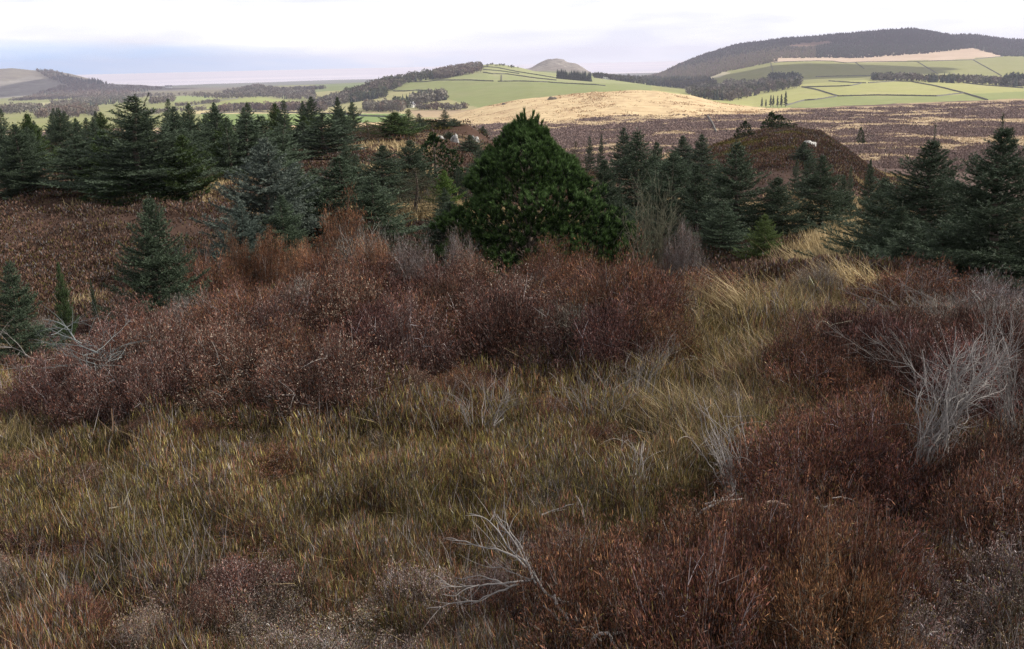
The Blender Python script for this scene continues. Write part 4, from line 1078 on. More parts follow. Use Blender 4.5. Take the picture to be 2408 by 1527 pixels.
def mass(poly, n, size, hgt, kinds, label, group, gap=.55, y0=.9, y1=14):
    p = np.array(poly, float); lo = p.min(0); hi = p.max(0); put = []; tr_ = 0
    while len(put) < n and tr_ < 3000:
        tr_ += 1
        q = lo + R.random(2) * (hi - lo)
        if not inpoly(np.array([q[0]]), np.array([q[1]]), poly)[0]: continue
        b = hit([q[0]], [q[1]], y0, y1)[0]
        if any(math.hypot(b[0] - e[0], b[1] - e[1]) < gap * size[0] for e in put): continue
        put.append(b)
    ks = [k for k, _ in kinds]; ws = np.array([w_ for _, w_ in kinds], float); ws /= ws.sum()
    for b in put:
        k = ks[R.choice(len(ks), p=ws)]; s = R.uniform(*size)
        t = R.uniform(.82, 1.2)
        bush(k, int(R.integers(9)), b, s, R.uniform(*hgt), KW[k] + ' ' + label, group + ', ' + KW[k], (t, t * R.uniform(.93, 1.05), t * R.uniform(.92, 1.08)))


mass([(140, 790), (330, 760), (560, 760), (640, 800), (800, 900), (850, 980), (560, 1000), (420, 1015), (290, 1000), (250, 940), (130, 880)], 24, (.45, .80), (.26, .40), [('rust', 3), ('cream', 4), ('dark', .8), ('grey', .2)], 'heather in the broad mound on the left', 'heather of the left mound', .62)
mass([(600, 740), (900, 700), (1250, 715), (1500, 750), (1570, 830), (1450, 890), (1250, 890), (1100, 880), (900, 910), (840, 860), (700, 800)], 32, (.45, .85), (.26, .43), [('rust', 4), ('dark', 3), ('grey', .9), ('cream', 1.5)], 'heather in the broad mound at the centre', 'heather of the centre mound', .62)
mass([(900, 690), (1250, 672), (1700, 660), (2060, 640), (2350, 760), (2100, 720), (1650, 730), (1500, 720), (1250, 700)], 27, (.35, .80), (.16, .32), [('rust', 3), ('grey', 3), ('dark', 1), ('pale', 1)], 'heather along the brow below the spruces', 'heather along the brow', .5)
mass([(1880, 880), (2100, 830), (2300, 850), (2420, 900), (2420, 1010), (2250, 1030), (2100, 1000), (1900, 990)], 22, (.35, .7), (.24, .40), [('dark', 4), ('rust', 1), ('cream', .7)], 'heather in the dark mound behind the big grey dead bush', 'heather of the dark mound on the right', .5)
mass([(2080, 750), (2420, 740), (2440, 850), (2150, 840)], 8, (.5, .8), (.24, .36), [('grey', 5), ('rust', 1)], 'heather at the top right under the near spruces', 'grey heather under the near spruces', .5)
mass([(1790, 1140), (2080, 1110), (2130, 1230), (1850, 1260)], 7, (.42, .6), (.26, .34), [('rust', 4), ('cream', 1), ('pale', .6)], 'heather in the low clump left of the big grey dead bush', 'heather left of the big dead bush', .5)
mass([(1340, 1440), (1700, 1330), (1980, 1360), (2040, 1470), (1990, 1620), (1480, 1680), (1320, 1540)], 16, (.36, .60), (.26, .40), [('rust', 5), ('orange', 1), ('dark', 1)], 'heather in the near clump right of the forked dead branch', 'heather of the near clump', .5, .8)
mass([(2240, 1230), (2420, 1190), (2480, 1300), (2320, 1350)], 6, (.42, .6), (.28, .36), [('rust', 2), ('dark', 4)], 'heather at the right edge under the big grey dead bush', 'heather at the right edge', .5, .8)
mass([(2100, 1480), (2460, 1430), (2480, 1650), (2120, 1690)], 10, (.25, .48), (.14, .26), [('pale', 4), ('cream', 2)], 'heather in the lower right corner', 'pale heather in the lower right corner', .5, .8)
mass([(300, 1500), (480, 1400), (700, 1400), (900, 1470), (950, 1640), (280, 1660)], 10, (.22, .42), (.09, .18), [('pale', 5), ('cream', 1)], 'heather at the lower edge left of the forked dead branch', 'pale heather at the lower edge', .5, .8)
mass([(80, 960), (250, 945), (265, 1005), (100, 1010)], 5, (.4, .55), (.26, .32), [('cream', 4), ('dark', 1)], 'heather in the small purple clump at the left', 'heather of the small purple clump', .5)
mass([(20, 800), (140, 760), (230, 770), (120, 850)], 6, (.4, .6), (.2, .3), [('grey', 4), ('cream', 1)], 'heather beside the left spruce at the edge', 'grey heather at the left edge', .5)
mass([(0, 1130), (500, 1050), (900, 960), (1500, 930), (1850, 900), (1800, 1150), (1400, 1350), (900, 1330), (300, 1420), (0, 1450)], 30, (.22, .46), (.05, .11), [('rust', 3), ('grey', 1), ('pale', 1.5), ('cream', 1)], 'heather sprouting low in the olive growth of the middle', 'small heather sprouts in the olive growth', 1.3, .8)
mass([(0, 1430), (280, 1400), (280, 1600), (0, 1620)], 3, (.2, .4), (.10, .2), [('rust', 3), ('pale', 1.5)], 'heather in the lower left corner', 'heather in the lower left corner', .7, .7)
mass([(960, 1420), (1260, 1440), (1290, 1620), (960, 1640)], 8, (.2, .4), (.10, .2), [('pale', 3), ('rust', 1.5)], 'heather under the forked dead branch', 'heather under the forked dead branch', .7, .7)
mass([(80, 1000), (400, 1030), (640, 1000), (880, 960), (1100, 910), (1450, 905), (1580, 850), (1640, 880), (1450, 950), (1100, 960), (880, 1010), (560, 1060), (250, 1070)], 12, (.2, .4), (.10, .2), [('rust', 3), ('dark', 2), ('cream', 2)], 'heather at the ragged front of the left and centre mounds', 'heather at the front of the mounds', .6)
# tall ones on the brow, each by itself
for (k, v, x, y, wpx, top, lab) in [('orange', 0, 792, 640, 200, 512, 'tallest orange brown heather bush, standing up before the broad dark spruce'), ('orange', 1, 622, 650, 105, 568, 'upright orange brown heather tuft left of the tallest one'), ('orange', 0, 545, 660, 75, 575, 'narrow upright heather tuft farthest left on the brow'),
                                    ('orange', 1, 705, 660, 100, 590, 'orange brown heather filling between the tallest bush and the tuft beside it'), ('orange', 1, 880, 670, 110, 580, 'orange brown heather leaning off the right side of the tallest bush'), ('rust', 0, 480, 690, 150, 600, 'brown heather bush on the brow right of the compact spruce'),
                                    ('grey', 1, 1090, 650, 90, 572, 'small grey heather bush dark against the foot of the big pine'), ('rust', 2, 1290, 650, 150, 588, 'rusty heather bush on the brow in front of the big pine'), ('grey', 0, 1610, 620, 100, 545, 'ghostly grey bush on the brow right of the willow'), ('rust', 1, 1480, 745, 240, 610, 'big round red brown heather bush left of the pale grass tuft')]:
    b = spot(x, y + 60); d = float(b[1]); tp = at(np.array([x]), np.array([float(top)]), d)[0]
    bush(k, v, (tp[0], d), wpx / F * d * 1.1, max(tp[2] - float(ground(tp[0], d)), .2), lab)

# ------------------------------------------------------------------ dead grey branches
BONE = np.array([.33, .30, .285])


def dead(name, label, cat, paths, Y0, r, c=BONE, twigs=4, seed=1, dz=None, group=None):
    """paths: sheet polylines (x, y, depth offset); grown as gnarled limbs with side twigs"""
    global R
    keep, R = R, np.random.default_rng(seed)
    bag = Bag(); org = None
    for (pts, rr) in paths:
        p = np.array(pts, float); s = np.concatenate([[0], np.cumsum(np.linalg.norm(np.diff(p[:, :2], axis=0), axis=1))])
        n = max(6, int(s[-1] / 14)); t = np.linspace(0, s[-1], n)
        q = np.stack([np.interp(t, s, p[:, k]) for k in range(3)], 1)
        q[1:-1] = .25 * q[:-2] + .5 * q[1:-1] + .25 * q[2:]
        Q = CAM + (Y0 + q[:, 2:3]) * rays(q[:, 0], q[:, 1])
        Q = Q + np.cumsum(R.normal(0, .0035, Q.shape), 0)
        if org is None: org = Q[0].copy()
        Q = Q - org; tt = np.linspace(0, 1, n)
        bag.tube(Q, r * rr * (1 - .72 * tt), 6, np.clip(c * (.8 + .3 * R.random((n, 1))), 0, .8))
        for w in range(int(twigs * s[-1] / 150 + R.random())):
            i = int(R.uniform(.25, .95) * (n - 1)); d = unit(Q[min(i + 1, n - 1)] - Q[i - 1]); d = unit(d + R.normal(0, .45, 3)); l = R.uniform(.05, .16) * Y0 / 4
            sg = np.linspace(0, 1, 6); Pw = Q[i] + np.outer(sg, d * l) + np.outer(sg ** 2, R.normal(0, .25, 3) * l)
            bag.tube(Pw, r * rr * .4 * (1 - .75 * sg), 4, c * R.uniform(.7, 1.05))
    o = link(name, bag.mesh(name, M_twig)); o.location = org
    tag(o, label, cat, group)
    R = keep
    return o


# forked branch at the bottom, centre
fk = spot(1250, 1385, .22)[1]
dead('dead_branch', 'forked bone grey dead heather branch lying low at the bottom centre', 'branch', [
    ([(1345, 1420, -.05), (1290, 1395, 0), (1258, 1368, 0), (1235, 1335, .05), (1205, 1300, .08), (1180, 1260, .1), (1150, 1225, .12), (1120, 1210, .15)], 1.0),
    ([(1255, 1365, 0), (1245, 1330, .05), (1225, 1300, .1), (1205, 1260, .12), (1190, 1240, .15), (1185, 1215, .17)], .8),
    ([(1262, 1370, 0), (1250, 1310, .1), (1225, 1265, .15), (1215, 1235, .2), (1195, 1215, .2), (1175, 1212, .2)], .8),
    ([(1235, 1335, .02), (1190, 1300, .06), (1140, 1285, .1), (1090, 1270, .14), (1060, 1272, .15)], .8),
    ([(1250, 1365, 0), (1215, 1350, .04), (1170, 1335, .06), (1150, 1315, .08)], .6),
    ([(1248, 1372, 0), (1190, 1375, 0), (1130, 1378, .02), (1080, 1385, .04), (1040, 1372, .05), (1020, 1355, .05)], .8),
    ([(1220, 1378, 0), (1170, 1395, -.02), (1130, 1420, -.02), (1070, 1425, 0), (1030, 1432, 0)], .7),
    ([(1130, 1380, .02), (1070, 1410, 0), (1035, 1405, 0)], .5), ([(1200, 1376, 0), (1120, 1355, .05), (1050, 1360, .06)], .5),
    ([(1300, 1400, -.03), (1320, 1440, -.1), (1350, 1480, -.16), (1370, 1520, -.2)], 1.3), ([(1285, 1430, -.04), (1320, 1470, -.1), (1345, 1500, -.15)], .8),
], fk, .0042, BONE * .76, 6, 3)
# curled roots at the bottom edge
fk = spot(1420, 1505, .2)[1]
dead('dead_root', 'pale curled root at the lower edge beside the near heather clump', 'branch', [([(1370, 1535, 0), (1400, 1500, 0), (1415, 1480, 0), (1440, 1500, 0), (1425, 1505, 0), (1450, 1520, 0), (1490, 1505, 0)], .9), ([(1440, 1495, 0), (1470, 1492, .02), (1480, 1505, .02)], .6)], fk, .007, BONE * 1.15, .5, 4)
fk = spot(2190, 1490, .16)[1]
dead('dead_root', 'pale bent root end in the lower right corner', 'branch', [([(2165, 1560, 0), (2172, 1510, 0), (2185, 1485, 0), (2215, 1480, .02)], 1.0)], fk, .008, BONE * 1.05, .5, 5)
# big grey dead bush on the right
fk = spot(2150, 1150, .12)[1]
pp = []
RB = np.random.default_rng(8)
for q in range(34):
    x0 = 2115 + RB.uniform(0, 62); y0 = 1165 - (x0 - 2115) * .5 + RB.uniform(-14, 14); k = RB.random(); g_ = RB.normal(0, 1, 12)
    if k < .5: way = [(2196 + 14 * g_[0], 1062 + 14 * g_[1], .06), (2252 + 18 * g_[2], 978 + 16 * g_[3], .12), (2318 + 18 * g_[4], 892 + 20 * g_[5], .2), (2350 + 34 * g_[6], 800 + 34 * g_[7], .28)]
    elif k < .8: way = [(2190 + 14 * g_[0], 1068 + 14 * g_[1], .05), (2232 + 18 * g_[2], 980 + 16 * g_[3], .1), (2256 + 22 * g_[4], 900 + 24 * g_[5], .16), (2262 + 30 * g_[6], 815 + 30 * g_[7], .22)]
    else: way = [(2172 + 12 * g_[0], 1075 + 14 * g_[1], .03), (2192 + 14 * g_[2], 985 + 16 * g_[3], .06), (2184 + 16 * g_[4], 915 + 20 * g_[5], .1), (2160 + 20 * g_[6], 850 + 20 * g_[7], .12)]
    way = [(a_ + 6 * RB.normal(), b_, c_ + .05 * RB.normal()) for (a_, b_, c_) in way]
    mids = []
    for (p_, q_) in zip([(x0, y0, 0)] + way[:-1], way): mids += [((p_[0] + q_[0]) / 2 + RB.normal(0, 9), (p_[1] + q_[1]) / 2 + RB.normal(0, 9), (p_[2] + q_[2]) / 2), q_]
    pp.append(([(x0, y0, 0)] + mids, RB.uniform(.35, 1.15)))
dead('dead_bush', 'big bone grey dead bush with stems sweeping up to the right', 'bush', pp, fk, .0040, BONE * .74, 7, 6)
# finer dead tops
def tuftdead(label, x, y, w, hgt, n, r, c, seed, lean=0.0, lift=.05, name='dead_bush'):
    fk = spot(x, y, lift)[1]; RB = np.random.default_rng(seed); pp = []
    for q in range(n):
        a = RB.uniform(-.5, .5); x0 = x + a * w * .45; x2 = x + (a * 1.15 + lean * RB.uniform(.6, 1.2)) * w; y2 = y - hgt * RB.uniform(.55, 1.0)
        pp.append(([(x0, y, RB.normal(0, .05)), (x0 + (x2 - x0) * .2 + RB.normal(0, w * .07), y - (y - y2) * .35, RB.normal(0, .05)), (x0 + (x2 - x0) * .6 + RB.normal(0, w * .09), y - (y - y2) * .7, RB.normal(0, .07)), (x2, y2, RB.normal(0, .1))], RB.uniform(.5, 1.0)))
    dead(name, label, 'bush', pp, fk, r, c, 5, seed + 1)


tuftdead('small knot of white twisted dead stems in the middle grass', 1498, 1150, 60, 125, 10, 0.00298, BONE * 1.1, 21)
tuftdead('tangle of pale twisted dead stems left of the low rusty clump', 1735, 1185, 130, 260, 17, 0.00298, BONE * .95, 22, -.55)
tuftdead('thin grey dead stems leaning out of the dark mound on the right', 2180, 950, 150, 200, 16, 0.00260, BONE * .6, 23, -1.0)
tuftdead('wispy grey dead stems at the far right edge', 2390, 1100, 110, 420, 20, 0.00310, BONE * .62, 24, -.2)
tuftdead('spray of grey dead twigs under the near spruces at the right', 2200, 800, 260, 150, 26, 0.00279, BONE * .6, 25, -.35)
tuftdead('pale grey stems standing among the orange heather on the brow', 665, 700, 150, 110, 26, 0.00260, BONE * .75, 26, .1)
tuftdead('grey stems behind the pale ones, right of the orange heather tuft', 745, 690, 90, 110, 16, 0.00279, BONE * .7, 27, .1)
tuftdead('white grey wisps beside the compact spruce on the brow', 405, 690, 90, 75, 14, 0.00260, BONE * .7, 28, -.4)
tuftdead('pale grey stems in the middle of the centre mound', 1255, 760, 80, 110, 14, 0.00248, BONE * .7, 29)
tuftdead('row of thin grey stems at the front of the centre mound', 1130, 1000, 160, 110, 20, 0.00198, BONE * .75, 30)
tuftdead('thin grey stems in the grass below the pale grass tuft', 1400, 980, 200, 110, 24, 0.00186, BONE * .7, 31)
tuftdead('leaning grey twigs at the front right of the centre mound', 1510, 930, 120, 150, 16, 0.00217, BONE * .6, 32, .3)
# left: bleached flat bush and branch
fk = spot(200, 880, .25)[1]
pp = [([(180, 800, .05), (165, 775, .05), (140, 755, .06), (105, 745, .08)], 1.0), ([(165, 775, .05), (140, 768, .05), (110, 772, .06)], .7), ([(190, 805, .03), (160, 790, .03), (115, 762, .05)], .6), ([(230, 830, 0), (180, 800, .05)], 1.1)]
RB = np.random.default_rng(9)
for q in range(44):
    x0 = 225 + RB.normal(0, 40); y0 = 850 + RB.normal(0, 22); x2 = x0 + RB.normal(0, 62); y2 = y0 + RB.normal(-14, 34)
    pp.append(([(x0, y0, RB.normal(0, .1)), ((x0 + x2) / 2 + RB.normal(0, 12), (y0 + y2) / 2 + RB.normal(0, 12), RB.normal(0, .1)), (x2, y2, RB.normal(0, .15))], RB.uniform(.2, .45)))
dead('dead_bush', 'flattened blue grey dead bush with a white arching branch on the left mound', 'bush', pp, fk, .0044, np.array([.22, .24, .24]), 7, 10)
fk = spot(60, 890, .15)[1]
pp = [([(130, 845, .2), (90, 850, .12), (60, 835, .1), (20, 815, .1), (-20, 815, .1)], 1), ([(110, 850, .1), (70, 862, .05), (20, 870, 0), (-20, 868, 0)], .8), ([(60, 838, .1), (40, 800, .12), (10, 780, .14)], .6), ([(90, 850, .1), (60, 885, 0), (20, 905, -.05), (-15, 900, -.05)], .7), ([(70, 880, 0), (110, 878, .02), (135, 890, .02)], .5)]
dead('dead_branch', 'grey dead branch spreading in from the left edge over pale grass', 'branch', pp, fk, .0045, BONE * .7, 5, 12)
# crooked roots between the two right-hand clumps
fk = spot(1760, 1205, .15)[1]
dead('dead_root', 'crooked pale root arching over the near clump, left one of two', 'branch', [([(1635, 1215, 0), (1660, 1190, 0), (1700, 1172, .03), (1740, 1178, .05)], 1.0), ([(1660, 1190, 0), (1695, 1182, 0), (1730, 1190, .02)], .6), ([(1700, 1172, .03), (1730, 1160, .06)], .5)], fk, .007, BONE * .8, 2, 13)
dead('dead_root', 'reddish crooked root in the middle above the near clump', 'branch', [([(1800, 1180, 0), (1830, 1178, 0), (1850, 1192, 0), (1880, 1195, 0), (1905, 1215, 0)], 1.0), ([(1850, 1192, 0), (1830, 1196, 0), (1812, 1183, 0)], .6)], fk, .0075, np.array([.42, .30, .24]), 2, 14)
dead('dead_root', 'pale curly root right of the reddish one above the near clump', 'branch', [([(1990, 1215, 0), (1960, 1205, 0), (1935, 1190, 0), (1915, 1195, 0), (1930, 1175, 0), (1915, 1170, 0)], .9), ([(1935, 1195, 0), (1960, 1190, 0), (1985, 1205, 0)], .6), ([(1955, 1175, 0), (1985, 1165, 0), (1998, 1170, 0)], .5)], fk, .006, BONE * 1.05, 2, 15)
# bent straw and loose sticks
fk = spot(285, 1195, .1)[1]
dead('bent_straw', 'single pale bent straw sticking out of the olive growth at the left', 'straw', [([(258, 1199, 0), (283, 1198, 0), (292, 1175, 0), (303, 1148, 0)], 1.0)], fk, .0028, np.array([.62, .56, .42]), 0, 16)
fk = spot(268, 1010, .1)[1]
dead('dry_stalk', 'upright brown curled dry stalk in front of the left mound', 'stalk', [([(262, 1045, 0), (268, 1010, 0), (272, 975, 0), (270, 960, 0)], 1.0), ([(266, 1040, 0), (282, 1030, 0), (285, 1010, 0), (276, 1000, 0)], .8), ([(268, 1060, 0), (275, 1045, 0), (284, 1055, 0)], .8)], fk, .0035, np.array([.34, .22, .14]), 3, 17)
fk = spot(1320, 1210, .1)[1]
dead('dead_branch', 'thin pale stick lying flat in the growth above the forked branch', 'branch', [([(1275, 1212, 0), (1300, 1213, 0), (1330, 1200, 0), (1345, 1198, 0)], 1.0), ([(1352, 1165, 0), (1362, 1190, 0), (1372, 1215, 0)], .7)], fk, .0045, BONE * .95, 1, 18)
fk = spot(1925, 765, .3)[1]
dead('dry_stalk', 'white folded dry stalk shining on the right-hand slope', 'stalk', [([(1920, 775, 0), (1932, 750, 0), (1950, 768, 0)], 1.0), ([(1950, 766, 0), (1990, 752, 0), (2010, 748, 0)], .6)], fk, .0055, np.array([.62, .56, .42]), 0, 19)

# ------------------------------------------------------------------ grasses
def tuft(x, y, wpx, hpx, n, lean, label, c=STRAW, seed=1):
    global R
    keep, R = R, np.random.default_rng(seed)
    b = spot(x, y, .0); Y = b[1]; rad = wpx / F * Y / 2; h = hpx / F * Y
    B = np.stack([R.normal(0, rad * .35, n), R.normal(0, rad * .3, n), np.full(n, -.03)], 1)
    D = unit(np.stack([R.normal(lean, .28, n), R.normal(0, .28, n), np.ones(n)], 1)); Ln = h * (.45 + .6 * R.random(n) ** 2)
    bag = Bag(); bend = np.stack([lean * .35 * Ln + R.normal(0, .12, n) * Ln, R.normal(0, .12, n) * Ln, -.16 * Ln * R.random(n)], 1)
    c_ = c * (.6 + .6 * R.random((n, 1)))
    bag.blade(B, D, Ln, .0032 * max(Y / 5, .8), bend, c_ * .75, c_)
    o = link('grass_tuft', bag.mesh('grass_tuft', M_grass)); o.location = (b[0], b[1], float(ground(b[0], b[1])))
    tag(o, label, 'grass')
    R = keep


tuft(1575, 800, 230, 175, 420, -.5, 'pale straw grass tuft arching to the left beside the big red brown bush', seed=1)
tuft(1650, 740, 150, 110, 240, .2, 'smaller straw tuft with crossing blades right of the arching one', seed=2)
tuft(1780, 760, 200, 190, 240, -.55, 'tall thin straw grass leaning left in the middle of the right-hand slope', seed=3)
tuft(2010, 690, 240, 130, 620, -.45, 'bright straw tuft with long stalks leaning left on the right-hand slope', STRAW * 1.15, 4)
tuft(2075, 690, 130, 75, 420, .1, 'dense golden grass tuft right of the long leaning stalks', STRAW * 1.25, 5)
tuft(1930, 650, 200, 130, 380, -.45, 'straw grass tuft on the brow beside the tan gap', STRAW * 1.1, 6)
tuft(1450, 650, 90, 90, 60, -.5, 'few thin straw stalks on the brow right of the big pine', seed=7)
tuft(1330, 655, 160, 85, 110, -.15, 'sparse straw grass on the brow under the big pine', seed=8)
tuft(1060, 655, 200, 75, 160, 0, 'straw grass mixed in the heather on the brow left of the big pine', seed=9)
tuft(30, 870, 160, 120, 500, .1, 'pale grass tuft under the grey branch at the left edge', STRAW * .95, 10)
tuft(40, 1060, 200, 110, 600, .15, 'pale olive grass tuft low at the left edge', STRAW * .62 + OLIVE * .3, 11)
tuft(215, 730, 130, 60, 420, .1, 'golden grass in the hollow beside the small green sapling', STRAW * 1.05, 12)
tuft(1850, 700, 110, 90, 130, -.3, 'wispy straw tuft between the two leaning tufts', seed=13)
tuft(520, 660, 40, 80, 20, -.5, 'two or three straw stalks leaning on the brow at the left', seed=14)

# the low growth in the foreground: young heather shoots, moss and fine grass
n = 700000
x = R.uniform(-170, 2580, n); y = 560 + (1760 - 560) * R.random(n) ** .9
d = rays(x, y); okk = d[:, 2] < -.12
x, y, d = x[okk], y[okk], d[okk]
Yh = (EYE - .02) / -d[:, 2]
for it in range(4):
    Q = CAM + Yh[:, None] * d; Yh = np.clip((EYE - ground(Q[:, 0], Q[:, 1])) / -d[:, 2], .5, 40)
Q = CAM + Yh[:, None] * d; Q[:, 2] = ground(Q[:, 0], Q[:, 1]) - .01
ok_ = (Yh > .7) & (Yh < 13.5); Q, Yh, x, y = Q[ok_], Yh[ok_], x[ok_], y[ok_]; n = len(Q)
big = fbm(Q[:, 0] * 1.1, Q[:, 1] * 1.1, 51, 4); sml = fbm(Q[:, 0] * 5.5, Q[:, 1] * 5.5, 52, 3); ht = fbm(Q[:, 0] * 4.6, Q[:, 1] * 4.6, 53, 4)
strawz = np.clip(sm(1350, 1620, x) * (1 - sm(2050, 2330, x)) * (1 - sm(1050, 1250, y)) * (sm(560, 640, y)), 0, 1)
strawz = np.maximum(strawz, .7 * (1 - sm(60, 220, x)) * sm(780, 840, y) * (1 - sm(1080, 1180, y)))
brown = np.clip(sm(1230, 1480, y) + .5 * sm(1750, 2000, x) * sm(700, 800, y), 0, 1)
pal = np.array([OLIVE, OLIVE * np.array([.52, .58, .50]), STRAW * .7, RUST, GREY * .6, WOOD * .85, ORNG * 1.0])
pw = np.stack([(2.4 + 2.2 * sm(.42, .58, big)) * (1 - .55 * brown), 1.0 + 2.0 * sm(.55, .4, big), .7 + 1.9 * strawz, .95 + 2.2 * sm(.52, .66, sml) + 1.6 * brown, .8 + 1.6 * sm(.5, .64, ht) + .5 * brown, 1.0 + .8 * brown, .75 + 1.5 * sm(.50, .64, big)], 1)
pw = np.cumsum(pw / pw.sum(1, keepdims=True), 1); ci = (R.random((n, 1)) > pw).sum(1).clip(0, 6)
tone = R.lognormal(-.06, .52, (n, 1)) * (.35 + 1.15 * sml[:, None])
c = np.clip(pal[ci] * tone * .92, .01, .8)
hill_ = .02 + .13 * sm(.30, .70, ht) * (.5 + .9 * sml)                 # tussocks and the gaps between them
bag = Bag(); wd_ = .0020 * np.maximum(Yh / 3.4, .8) * (.6 + .7 * R.random(n))
lng = (R.random(n) < .09 + .32 * strawz) & (sml > .3)
i = np.nonzero(~lng)[0]; k = len(i)
up__ = R.random(k) ** .6
B = Q[i] + np.stack([R.normal(0, .012, k), R.normal(0, .012, k), hill_[i] * up__], 1)
D = unit(np.stack([R.normal(-.02, .25, k), R.normal(0, .25, k), 1 + 0 * up__], 1))
bag.dia(B, D, (.026 + .042 * R.random(k)) * np.maximum(Yh[i] / 4.6, .8), wd_[i] * 1.15, c[i] * .6, c[i] * 1.2)
i = np.nonzero(lng)[0]; k = len(i); Ln = (hill_[i] + .035 + .08 * strawz[i]) * (.6 + .75 * R.random(k))
D = unit(np.stack([R.normal(-.05, .36, k) + .7 * (fbm(Q[i, 0] * 2.2, Q[i, 1] * 2.2, 54, 2) - .5), R.normal(0, .36, k), np.ones(k)], 1))
bend = R.normal(0, .25, (k, 3)) * Ln[:, None]; bend[:, 2] = -.15 * Ln * R.random(k)
cb_ = np.where(R.random((k, 1)) < .35, STRAW * (.5 + .6 * R.random((k, 1))), c[i])
bag.blade(Q[i], D, Ln, wd_[i] * .8, bend, cb_ * .5, cb_ * 1.1)
# thin bare grey stalks standing up through it
i = R.choice(n, 6500, p=(1 / Yh ** .6) / (1 / Yh ** .6).sum()); i = i[fbm(Q[i, 0] * 1.6, Q[i, 1] * 1.6, 58, 3) > .46]; k = len(i); Ln = .07 + .13 * R.random(k)
D = unit(np.stack([R.normal(-.05, .26, k), R.normal(0, .26, k), np.ones(k)], 1)); cg = GREY * (.45 + .75 * R.random((k, 1)))
bag.blade(Q[i], D, Ln + hill_[i] * .6, .0022 * np.maximum(Yh[i] / 3.6, .8), R.normal(0, .12, (k, 3)) * Ln[:, None], cg * .7, cg * 1.1)
tag(link('moor_grass', bag.mesh('moor_grass', M_grass)), kind='stuff')

# heather cover of the hollow, the knolls and the ground under the spruces
n = 9500
u_ = R.uniform(-.66, .66, n); Yc = 1 / (1 / 8.5 - R.random(n) * (1 / 8.5 - 1 / 100.0)); Xc = u_ * (Yc + 1)
kn = R.random((2, 2600)); Yk = 58 + 40 * kn[0]; Xk = (.20 + .25 * kn[1]) * Yk; Xc = np.concatenate([Xc, Xk]); Yc = np.concatenate([Yc, Yk]); n = len(Xc)      # the right-hand knoll again, thicker
Zc = ground(Xc, Yc); tone = fbm(Xc / 2.6, Yc / 2.6, 61, 3); gr = fbm(Xc / 5.5, Yc / 5.5, 62, 4); cx, cyy = sheet(np.stack([Xc, Yc, Zc], 1))
tan = ((gr > .67) & ~((cx > 1640) & (cx < 2000) & (Yc > 55))) | ((cx > 1880) & (cx < 2090) & (Yc > 10.5) & (Yc < 30) & (gr > .36)) | ((cx > 1330) & (cx < 2080) & (Yc > 24) & (Yc < 56) & (gr > .53))
hb = Bag(); gb = Bag()
for far_ in range(3):
    sel = [(Yc < 20), (Yc >= 20) & (Yc < 45), (Yc >= 45)][far_]; m_ = [84, 62, 40][far_]
    for g_ in (False, True):
        s_ = np.nonzero(sel & (tan == g_))[0]
        idx = np.repeat(s_, m_ * (2 if not g_ else 2)); k = len(idx); sc = .20 + .012 * Yc[idx]
        off = R.normal(0, 1, (k, 2)) * sc[:, None] * .6; Xq = Xc[idx] + off[:, 0]; Yq = Yc[idx] + off[:, 1]
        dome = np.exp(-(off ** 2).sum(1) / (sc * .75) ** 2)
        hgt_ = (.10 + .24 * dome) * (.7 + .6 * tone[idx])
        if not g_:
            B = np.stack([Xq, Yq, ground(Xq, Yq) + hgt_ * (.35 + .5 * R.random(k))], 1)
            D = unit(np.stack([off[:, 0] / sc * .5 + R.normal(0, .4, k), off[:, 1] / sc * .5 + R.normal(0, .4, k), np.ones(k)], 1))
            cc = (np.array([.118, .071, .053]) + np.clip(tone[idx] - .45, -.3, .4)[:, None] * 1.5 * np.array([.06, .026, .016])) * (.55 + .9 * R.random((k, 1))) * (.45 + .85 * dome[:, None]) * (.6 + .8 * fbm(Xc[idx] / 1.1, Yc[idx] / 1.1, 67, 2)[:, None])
            cc = np.where(R.random((k, 1)) < .14, GREY * .55, cc); cc = np.where((R.random((k, 1)) < .12) | (fbm(Xc[idx] / 4, Yc[idx] / 4, 66, 2)[:, None] > .76), OLIVE * .6, cc)
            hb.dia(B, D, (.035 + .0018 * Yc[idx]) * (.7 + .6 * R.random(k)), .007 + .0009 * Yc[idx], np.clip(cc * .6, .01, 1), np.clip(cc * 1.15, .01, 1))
        else:
            B = np.stack([Xq, Yq, ground(Xq, Yq) - .02], 1); D = unit(np.stack([R.normal(-.15, .35, k), R.normal(0, .35, k), np.ones(k)], 1)); Ln = .16 + .2 * R.random(k)
            cc = STRAW * (.65 + .6 * R.random((k, 1)))
            gb.blade(B, D, Ln, .005 + .0009 * Yc[idx], R.normal(0, .2, (k, 3)) * Ln[:, None], cc * .8, cc)
tag(link('heather', hb.mesh('heather', M_heather)), kind='stuff')
tag(link('tan_grass', gb.mesh('tan_grass', M_grass)), kind='stuff')

